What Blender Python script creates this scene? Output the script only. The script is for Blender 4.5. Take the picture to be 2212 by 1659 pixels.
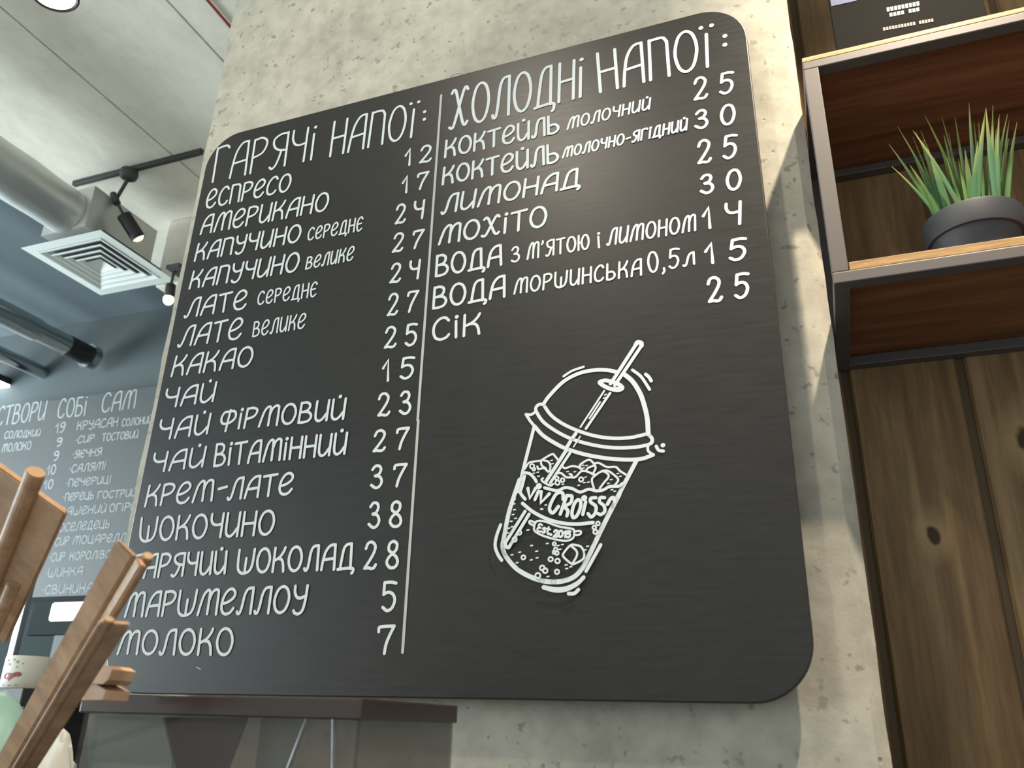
import bpy, bmesh, math, random
from mathutils import Vector, Matrix, noise
random.seed(7)
S = bpy.context.scene
C = S.collection
for o in list(bpy.data.objects): bpy.data.objects.remove(o)

# ------------------------------------------------------------------ camera
W, H, F = 2212.0, 1659.0, 1781.19
EYE = Vector((0, 0, 1.35))
ROT = Matrix(((0.93619083, 0.11248128, 0.33300855),
              (0.35055468, -0.36794099, -0.86123797),
              (0.02565435, 0.9230208, -0.38389381)))
ROT = ROT.inverted().transposed()      # columns: the camera's own axes in the room
cam = bpy.data.cameras.new('camera'); camo = bpy.data.objects.new('camera', cam); C.objects.link(camo)
camo.matrix_world = Matrix.Translation(EYE) @ ROT.to_4x4()
cam.sensor_fit = 'HORIZONTAL'; cam.sensor_width = 36; cam.lens = 36*F/W
cam.clip_start = 0.02; cam.clip_end = 60
cam.dof.use_dof = True; cam.dof.focus_distance = 1.3; cam.dof.aperture_fstop = 8.0
S.camera = camo
# ------------------------------------------------------------------ world, exposure
S.view_settings.view_transform = 'Standard'; S.view_settings.look = 'None'
S.view_settings.gamma = 1; S.view_settings.use_curve_mapping = False
S.view_settings.exposure = 0.0
wd = bpy.data.worlds.new('world'); S.world = wd; wd.use_nodes = True
wd.node_tree.nodes['Background'].inputs[0].default_value = (0.90, 0.96, 0.97, 1)
wd.node_tree.nodes['Background'].inputs[1].default_value = 0.80

def lamp(name, kind, loc, target, power, col, **k):
    l = bpy.data.lights.new(name, kind); l.energy = power; l.color = col
    for a, b in k.items(): setattr(l, a, b)
    o = bpy.data.objects.new(name, l); C.objects.link(o)
    o.location = loc
    o.rotation_euler = (Vector(target)-Vector(loc)).to_track_quat('-Z', 'Y').to_euler()
    return o
E3 = lambda x, y, z: Vector((x, y, z+EYE.z))       # metres measured from the eye
WARM = (1.0, 0.88, 0.72)
# the spot over the shelf (right) and the track spot in front of the board
R_POS, R_AIM = E3(.40, .57, 1.73), E3(.01, 1.05, -.02)
M_POS, M_AIM = E3(-.67, -.10, 1.78), E3(-.50, 1.05, .45)
spot_r = lamp('spot_beam', 'SPOT', R_POS, R_AIM, 215, (1.0, .85, .66), spot_size=math.radians(66), spot_blend=1.0, shadow_soft_size=.022)
C_POS, C_AIM = E3(-.30, -.25, 1.76), E3(-.56, .48, .16)
rack_fill = lamp('spot_beam', 'SPOT', C_POS, C_AIM, 130, (1, .74, .44), spot_size=math.radians(26), spot_blend=.7, shadow_soft_size=.03)  # added unseen spot, warms the top ends of the rack
spot_m = lamp('spot_beam', 'SPOT', M_POS, M_AIM, 44, WARM, spot_size=math.radians(96), spot_blend=.7, shadow_soft_size=.045)
day = lamp('daylight', 'AREA', E3(-5.6, -1.2, .5), E3(0, .6, .2), 190, (.80, .95, 1.0), shape='RECTANGLE', size=3.6, size_y=2.0)
day_fill = lamp('daylight', 'AREA', E3(-6.2, 1.75, .45), E3(-2.0, 1.9, 1.2), 200, (.80, .95, 1.0), shape='RECTANGLE', size=1.5, size_y=2.0)  # added daylight from an unseen window, brightens the ceiling and far board

# ------------------------------------------------------------------ pixel -> place (photo measured at 2212 x 1659)
def ray(px, py): return ROT @ Vector(((px-W/2)/F, -(py-H/2)/F, -1))
def at(px, py, y):
    r = ray(px, py); return EYE + r*(y/r.y)
def atz(px, py, z):
    r = ray(px, py); return EYE + r*(z/r.z)

# ------------------------------------------------------------------ helpers
def newbm(): return bmesh.new()
def obj(name, bm, m, parent=None, smooth=False, fix=True):
    if fix: bmesh.ops.recalc_face_normals(bm, faces=bm.faces)
    me = bpy.data.meshes.new(name); bm.to_mesh(me); bm.free()
    if smooth:
        for p in me.polygons: p.use_smooth = True
    me.materials.append(m)
    o = bpy.data.objects.new(name, me); C.objects.link(o)
    if parent: o.parent = parent; o.matrix_parent_inverse = parent.matrix_world.inverted()
    return o
def tag(o, label=None, cat=None, group=None, kind=None):
    if label: o['label'] = label
    if cat: o['category'] = cat
    if group: o['group'] = group
    if kind: o['kind'] = kind
    return o
def thing(name, loc, label, cat, group=None, kind=None):
    o = bpy.data.objects.new(name, None); C.objects.link(o); o.location = loc
    o.empty_display_size = .05
    bpy.context.view_layer.update()
    return tag(o, label, cat, group, kind)
def adopt(o, parent):
    bpy.context.view_layer.update()
    o.parent = parent; o.matrix_parent_inverse = parent.matrix_world.inverted()
def box(bm, a, b, bev=0.0):
    x0, y0, z0 = [min(p, q) for p, q in zip(a, b)]; x1, y1, z1 = [max(p, q) for p, q in zip(a, b)]
    vs = [bm.verts.new(p) for p in ((x0,y0,z0),(x1,y0,z0),(x1,y1,z0),(x0,y1,z0),(x0,y0,z1),(x1,y0,z1),(x1,y1,z1),(x0,y1,z1))]
    fs = [bm.faces.new([vs[i] for i in f]) for f in ((3,2,1,0),(4,5,6,7),(0,1,5,4),(1,2,6,5),(2,3,7,6),(3,0,4,7))]
    if bev:
        es = list({e for f in fs for e in f.edges})
        bmesh.ops.bevel(bm, geom=es, offset=bev, segments=2, affect='EDGES', profile=.5)
    return bm
def prism(bm, pts, vec):
    a = [bm.verts.new(p) for p in pts]; b = [bm.verts.new(Vector(p)+vec) for p in pts]
    n = len(pts)
    bm.faces.new(a); bm.faces.new(b[::-1])
    for i in range(n): bm.faces.new((a[i], a[(i+1)%n], b[(i+1)%n], b[i]))
    return bm
def frame_of(d):
    d = d.normalized(); u = d.orthogonal().normalized(); return u, d.cross(u)
def tube(bm, pts, r, n=12, caps=True):
    pts = [Vector(p) for p in pts]; rs = r if isinstance(r, (list, tuple)) else [r]*len(pts)
    u, v = frame_of(pts[1]-pts[0]); rings = []
    for i, p in enumerate(pts):
        d = (pts[min(i+1, len(pts)-1)]-pts[max(i-1, 0)]).normalized()
        u = (u-d*u.dot(d)).normalized(); v = d.cross(u)
        rings.append([bm.verts.new(p+(u*math.cos(t)+v*math.sin(t))*rs[i]) for t in [2*math.pi*k/n for k in range(n)]])
    for a, b in zip(rings, rings[1:]):
        for k in range(n): bm.faces.new((a[k], a[(k+1)%n], b[(k+1)%n], b[k]))
    if caps: bm.faces.new(rings[0][::-1]); bm.faces.new(rings[-1])
    return bm
def lathe(bm, c, prof, n=40, axis=Vector((0,0,1))):
    u, v = frame_of(axis); rings = []
    for r, h in prof:
        rings.append([bm.verts.new(c+axis*h+(u*math.cos(2*math.pi*k/n)+v*math.sin(2*math.pi*k/n))*max(r, 1e-4)) for k in range(n)])
    for a, b in zip(rings, rings[1:]):
        for k in range(n): bm.faces.new((a[k], a[(k+1)%n], b[(k+1)%n], b[k]))
    return bm
def shade(o, ang=40):
    for p in o.data.polygons: p.use_smooth = True
    try: o.data.set_sharp_from_angle(angle=math.radians(ang))
    except Exception: pass
    return o

# ------------------------------------------------------------------ materials
def mat(name, col, rough=.6, metal=0, spec=.5, alpha=1, emit=None, es=0):
    m = bpy.data.materials.new(name); m.use_nodes = True
    b = m.node_tree.nodes['Principled BSDF']
    b.inputs['Base Color'].default_value = (*col, 1); b.inputs['Roughness'].default_value = rough
    b.inputs['Metallic'].default_value = metal; b.inputs['Specular IOR Level'].default_value = spec
    b.inputs['Alpha'].default_value = alpha
    if emit: b.inputs['Emission Color'].default_value = (*emit, 1); b.inputs['Emission Strength'].default_value = es
    return m
class NT:
    def __init__(s, m): s.t = m.node_tree; s.b = s.t.nodes['Principled BSDF']
    def n(s, kind, ins={}, **k):
        x = s.t.nodes.new('ShaderNode'+kind)
        for a, b in k.items(): setattr(x, a, b)
        for a, b in ins.items(): s.put(x.inputs[a], b)
        return x
    def put(s, sock, v):
        if hasattr(v, 'is_output'): s.t.links.new(v, sock)
        else: sock.default_value = v
    def coord(s, scale=(1,1,1), rnd=False, kind='Object'):
        c = s.n('TexCoord').outputs[kind]
        if rnd:
            r = s.n('ObjectInfo').outputs['Random']
            mul = s.n('Math', {0: r, 1: 37.0}, operation='MULTIPLY').outputs[0]
            c = s.n('VectorMath', {0: c, 1: mul}, operation='ADD').outputs[0]
        return s.n('Mapping', {'Vector': c, 'Scale': scale}).outputs[0]
    def noise(s, v, sc, det=4, rough=.55, dist=0):
        return s.n('TexNoise', {'Vector': v, 'Scale': sc, 'Detail': det, 'Roughness': rough, 'Distortion': dist}).outputs['Fac']
    def ramp(s, f, stops):
        r = s.n('ValToRGB', {'Fac': f}); e = r.color_ramp.elements
        while len(e) < len(stops): e.new(.5)
        for x, (p, c) in zip(e, stops): x.position = p; x.color = (*c, 1) if len(c) == 3 else c
        return r.outputs[0]
    def mix(s, f, a, b, mode='MIX'):
        x = s.n('Mix', data_type='RGBA', blend_type=mode)
        s.put(x.inputs[0], f); s.put(x.inputs[6], a); s.put(x.inputs[7], b); return x.outputs[2]
    def bump(s, h, strength=.3, dist=.004):
        s.put(s.b.inputs['Normal'], s.n('Bump', {'Height': h, 'Strength': strength, 'Distance': dist}).outputs[0])
    def base(s, c): s.put(s.b.inputs['Base Color'], c)
g3 = lambda v: (v, v, v)
def concrete(name, a, b, pits=True, streak=(1,1,1), sc=3.0, fine=.35):
    m = mat(name, a, .85, spec=.25); t = NT(m); v = t.coord(streak, kind='Object')
    f = t.noise(v, sc, 8, .62)
    c = t.ramp(f, [(.32, b), (.52, a), (.72, tuple(min(1, x*1.12) for x in a))])
    f2 = t.noise(v, 26, 5, .6)
    c = t.mix(fine, c, t.ramp(f2, [(.35, g3(.45)), (.6, g3(1.0))]), 'MULTIPLY')
    h = f2
    if pits:
        vo = t.n('TexVoronoi', {'Vector': v, 'Scale': 30.0, 'Randomness': 1.0}).outputs['Distance']
        gate = t.noise(v, 7, 3)
        d = t.n('Math', {0: vo, 1: t.n('Math', {0: gate, 1: -.05}, operation='MULTIPLY_ADD').outputs[0]}, operation='ADD').outputs[0]
        gate2 = t.n('MapRange', {'Value': gate, 'From Min': .42, 'From Max': .62, 'To Min': .0, 'To Max': .11}).outputs[0]
        hole = t.n('Math', {0: vo, 1: gate2}, operation='SUBTRACT').outputs[0]
        k = t.n('MapRange', {'Value': hole, 'From Min': -.03, 'From Max': .04}).outputs[0]
        c = t.mix(k, tuple(x*.6 for x in a)+(1,), c)
        vo2 = t.noise(v, 60, 2); k2 = t.n('MapRange', {'Value': vo2, 'From Min': .30, 'From Max': .36}).outputs[0]
        c = t.mix(k2, tuple(x*.6 for x in a)+(1,), c)
        h = t.n('Math', {0: k, 1: f2}, operation='ADD').outputs[0]
    t.base(c); t.bump(h, .35, .003)
    return m
def wood(name, dark, mid, light, along='z', rough=.55, sc=1.0, knots=(), spec=.35):
    m = mat(name, mid, rough, spec=spec); t = NT(m)
    st = {'z': (14, 14, 1.1), 'x': (1.1, 14, 14), 'y': (14, 1.1, 14)}[along]
    v = t.coord(tuple(x*sc for x in st), rnd=True)
    f = t.noise(v, 1.6, 6, .6, .6); f2 = t.noise(v, 7.5, 4, .6, .2)
    c = t.ramp(f, [(.30, dark), (.50, mid), (.70, light)])
    c = t.mix(.45, c, t.ramp(f2, [(.35, g3(.45)), (.62, g3(1.05))]), 'MULTIPLY')
    for (kx, kz, rx, rz) in knots:
        p = t.n('TexCoord').outputs['Object']
        q = t.n('Mapping', {'Vector': p, 'Location': (-kx/rx, 0, -kz/rz), 'Scale': (1/rx, 0, 1/rz)}).outputs[0]
        wob = t.n('VectorMath', {0: q, 1: t.n('TexNoise', {'Vector': p, 'Scale': 40.0}).outputs['Color']}, operation='ADD').outputs[0]
        wob = t.n('VectorMath', {0: wob, 1: (-.5, -.5, -.5)}, operation='ADD').outputs[0]
        wob = t.n('VectorMath', {0: wob, 1: (1, 0, 1)}, operation='MULTIPLY').outputs[0]
        l = t.n('VectorMath', {0: wob}, operation='LENGTH').outputs['Value']
        c = t.mix(t.n('MapRange', {'Value': l, 'From Min': .8, 'From Max': 2.6, 'To Min': .75, 'To Max': 0.0}).outputs[0], c, tuple(min(1, x*1.25) for x in light)+(1,))
        c = t.mix(t.n('MapRange', {'Value': l, 'From Min': .55, 'From Max': .95, 'To Min': 1.0, 'To Max': 0.0}).outputs[0], c, tuple(x*.35 for x in dark)+(1,))
    t.base(c); t.bump(f2, .2, .002)
    return m

M = {}
M['concrete'] = concrete('pillar_concrete', (.46, .438, .368), (.345, .33, .275))
M['slab'] = concrete('ceiling_concrete', (.76, .715, .625), (.65, .61, .53), pits=False, streak=(1.3, .8, 1), fine=.12)
M['dark_ceiling'] = mat('dark_blue_paint', (.115, .145, .165), .7)
M['dark_wall'] = mat('dark_wall_paint', (.060, .076, .080), .7)
M['floor'] = concrete('floor_concrete', (.58, .57, .54), (.50, .49, .46), pits=False)
M['plain_wall'] = mat('pale_plaster', (.45, .45, .43), .8)
mb = mat('board_black', (.021, .021, .020), .38, spec=.36); t = NT(mb)
vv = t.coord((2, 2, 22)); fb = t.noise(vv, 9, 5, .6)
t.base(t.ramp(fb, [(.3, (.013, .013, .0125)), (.7, (.020, .0195, .0185))])); t.put(t.b.inputs['Roughness'], t.n('MapRange', {'Value': fb, 'To Min': .34, 'To Max': .46}).outputs[0]); t.bump(fb, .05, .001)
M['board'] = mb
M['board2'] = mat('far_board_slate', (.050, .054, .054), .6)
M['chalk'] = mat('white_paint', (.59, .635, .645), .7, spec=.2)
M['chalk2'] = mat('grey_chalk', (.36, .385, .385), .7, spec=.2)  # greyer than the white on the near board
M['line'] = mat('divider_paint', (.42, .43, .42), .7, spec=.2)
M['plank'] = wood('stained_plank', (.135, .078, .034), (.225, .140, .064), (.33, .225, .110), 'z', .6,
                  knots=((.1388, 1.605, .010, .017), (.272, 1.728, .016, .026)))
M['darkback'] = mat('dark_teal', (.020, .030, .031), .8, spec=.15)
M['groove'] = mat('groove_stain', (.10, .068, .038), .8)
M['gapwood'] = mat('dark_gap', (.018, .011, .006), .8)
M['shelfwood'] = wood('shelf_board_stain', (.11, .042, .019), (.195, .078, .035), (.275, .115, .054), 'x', .55)
M['shelfedge'] = wood('shelf_board_edge', (.26, .14, .055), (.45, .26, .105), (.62, .42, .21), 'x', .5, 3)
M['metal'] = mat('grey_powder_steel', (.105, .094, .090), .5, .3)
M['pot'] = mat('slate_grey_pot', (.031, .034, .041), .55)
M['black'] = mat('black_metal', (.018, .017, .017), .5)
M['knob'] = mat('track_grey', (.045, .045, .042), .55)
M['galv'] = mat('galvanised_steel', (.60, .61, .59), .40, .65); t = NT(M['galv'])
t.put(t.b.inputs['Roughness'], t.n('MapRange', {'Value': t.noise(t.coord((1,1,1)), 9, 3), 'To Min': .24, 'To Max': .48}).outputs[0])
M['shiny'] = mat('polished_duct', (.55, .56, .56), .16, 1)
M['white'] = mat('white_enamel', (.72, .75, .71), .45)
M['lampglass'] = mat('lamp_glow', (1, .9, .7), .4, emit=(1, .74, .40), es=2.1)
M['led'] = mat('led_glow', (1, 1, 1), .4, emit=(.9, .97, 1.0), es=6)
M['screen'] = mat('screen_glow', (1, 1, 1), .3, emit=(.93, .98, 1.0), es=2.2)
M['red'] = mat('red_sheath', (.30, .05, .045), .5)
M['kraft'] = wood('kraft_brown_wood', (.36, .22, .13), (.46, .295, .18), (.57, .385, .25), 'z', .5, .5)
M['soil'] = mat('dark_moss', (.012, .02, .008), .9)
M['acrylic'] = mat('smoked_acrylic', (.060, .054, .050), .10, spec=.5, alpha=.34)
M['lid'] = mat('smoked_lid', (.030, .022, .021), .2, spec=.5, alpha=.92)
M['card'] = mat('grey_card', (.46, .52, .46), .6)
M['card2'] = mat('dark_card', (.10, .088, .09), .6)
M['tin'] = mat('cream_tin', (.72, .68, .58), .5)
M['pig'] = mat('dusty_red_print', (.34, .085, .085), .6)
M['leafprint'] = mat('grey_green_print', (.28, .33, .26), .6)
M['bag'] = mat('mint_bag', (.36, .60, .50), .4)
M['paper'] = mat('white_tissue', (.72, .72, .66), .8)
M['counter'] = mat('counter_dark', (.05, .045, .04), .5)
M['sign'] = mat('sign_charcoal', (.007, .0066, .006), .7, spec=.05)
M['mint'] = mat('pale_mint_print', (.26, .33, .295), .6)
M['pinkprint'] = mat('dull_pink_print', (.17, .13, .125), .6)
M['blueprint'] = mat('blue_print', (.045, .060, .15), .6)
M['steel'] = mat('brushed_steel', (.55, .56, .60), .35, .9)
M['glass'] = mat('window_glow', (1, 1, 1), .3, emit=(.84, .96, 1), es=4.0)
gm = mat('grass_blade', (.06, .20, .05), .45); t = NT(gm)
f = t.n('ObjectInfo').outputs['Random']
cz = t.n('SeparateXYZ', {0: t.n('TexCoord').outputs['Generated']}).outputs[2]
cb = t.ramp(f, [(0, (.055, .155, .07)), (.55, (.036, .125, .032)), (1, (.10, .19, .028))])
tip = t.ramp(cz, [(.55, (0, 0, 0)), (1, (1, 1, 1))])
t.base(t.mix(tip, cb, (.26, .27, .06, 1))); M['grass'] = gm

# ------------------------------------------------------------------ dimensions
Zc = 1.90                                 # slab above the eye
PIL = 1.043                               # pillar face (from eye); board face at 1.0
YF, YR = .955, 1.237                      # shelf front plane, plank wall

# ------------------------------------------------------------------ setting
bm = newbm(); box(bm, E3(-7, -4.5, -1.45), E3(3, 3.2, -1.35)); tag(obj('floor', bm, M['floor']), 'plain grey concrete floor of the cafe', 'floor', kind='structure')
ce = thing('ceiling', E3(-1, 1, Zc), 'raw grey concrete ceiling with formwork joints, dark painted beyond the duct', 'ceiling', kind='structure')
xs = [-2.78, -2.075, -1.592, -.60, .6, 1.8, 3.0]
for a, b in zip(xs, xs[1:]):
    bm = newbm(); box(bm, E3(a+.003, -4.5, Zc), E3(b-.003, 2.62, Zc+.10), .002); obj('ceiling_panel', bm, M['slab'], ce)
bm = newbm(); box(bm, E3(-7, -4.5, Zc+.03), E3(-2.78, 3.2, Zc+.12)); obj('dark_ceiling_area', bm, M['dark_ceiling'], ce)
bm = newbm(); box(bm, E3(-2.78, 2.62, Zc+.03), E3(3, 3.2, Zc+.12)); obj('dark_ceiling_area', bm, M['dark_ceiling'], ce)
bm = newbm(); box(bm, E3(-2.395, 2.20, Zc-.31), E3(-.9, 2.45, Zc), .006); tag(obj('trim_1', bm, M['slab']), 'pale concrete beam under the ceiling behind the pillar', 'beam', kind='structure')
bm = newbm(); box(bm, E3(-7, 2.86, -1.35), E3(3, 3.0, Zc+.03)); tag(obj('wall_back', bm, M['dark_wall']), 'dark slate grey wall behind the far menu board', 'wall', kind='structure')
wl = thing('wall_left', E3(-6.4, 0, 0), 'pale side wall with the big window, left of the view', 'wall', kind='structure')
bm = newbm()
for a, b in (((-6.5, -4.5, -1.35), (-6.4, 2.86, -.6)), ((-6.5, -4.5, 1.6), (-6.4, 2.86, Zc)), ((-6.5, 2.65, -.6), (-6.4, 2.86, 1.6)), ((-6.5, .85, -.6), (-6.4, .95, 1.6)), ((-6.5, -4.5, -.6), (-6.4, -3.4, 1.6))): box(bm, E3(*a), E3(*b))
obj('wall_panel', bm, M['plain_wall'], wl)
wn = thing('window_1', E3(-6.45, -1.2, -.6), 'large daylight window in the left side wall', 'window', kind='structure')
bm = newbm(); box(bm, E3(-6.47, -3.4, -.6), E3(-6.455, .85, 1.6)); obj('pane', bm, M['glass'], wn)
bm = newbm()
bm.free()
for y in (-3.4, -1.95, -.5, .80):
    bm = newbm(); box(bm, E3(-6.45, y, -.6), E3(-6.40, y+.05, 1.6)); obj('mullion', bm, M['black'], wn)
adopt(day, wn)
wn2 = thing('fill_window', E3(-6.45, 1.8, -.6), 'added unseen window that brightens the far left, further back in the left side wall', 'window', kind='structure')  # window added to carry the extra daylight on the left
bm = newbm(); box(bm, E3(-6.47, .95, -.6), E3(-6.455, 2.65, 1.6)); obj('pane', bm, M['glass'], wn2)
adopt(day_fill, wn2)

# concrete pillar (front wall of this corner) with a chamfered right edge and rough left edge
bm = newbm(); rows = []
nz = 110
for i in range(nz+1):
    z = -1.35 + (Zc+1.35)*i/nz
    jl = (noise.noise(Vector((3, 0, z*9)))*.006 + noise.noise(Vector((3, 0, z*31)))*.004)
    jr = noise.noise(Vector((8, 0, z*12)))*.0012 + noise.noise(Vector((8, 0, z*40)))*.0008
    ring = [(-1.082+jl, 1.60), (-1.089+jl, PIL+.010), (-1.080+jl*.6, PIL)]
    ring += [(-1.05+k*(1.0767/6), PIL) for k in range(7)]
    ring += [(.0412+jr, PIL+.014), (.0412+jr, 1.60)]
    rows.append([bm.verts.new(E3(x, y, z)) for x, y in ring])
for a, b in zip(rows, rows[1:]):
    n = len(a)
    for k in range(n): bm.faces.new((a[k], a[(k+1)%n], b[(k+1)%n], b[k]))
bm.faces.new(rows[0]); bm.faces.new(rows[-1][::-1])
tag(obj('wall_front', bm, M['concrete']), 'wide raw concrete pillar that carries the big black menu board', 'pillar', kind='structure')

# plank wall on the right
wr = thing('wall_right', E3(.6, YR, -1.35), 'brown stained wall of vertical planks right of the pillar', 'wall', kind='structure')
bm = newbm(); box(bm, E3(-.25, YR+.007, -1.35), E3(1.9, YR+.05, Zc)); obj('backing', bm, M['groove'], wr)
pitch, g0 = .1545, .0574
for i in range(-1, 11):
    a = g0+i*pitch+.0055; b = a+pitch-.011
    bm = newbm(); d = .0035; bv = .0045
    pts = [(a, YR+.007), (a, YR+bv), (a+d, YR), (b-d, YR), (b, YR+bv), (b, YR+.007)]
    prism(bm, [E3(x, y, -1.35) for x, y in pts], Vector((0, 0, Zc+1.35)))
    obj('plank', bm, M['plank'], wr)

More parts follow.
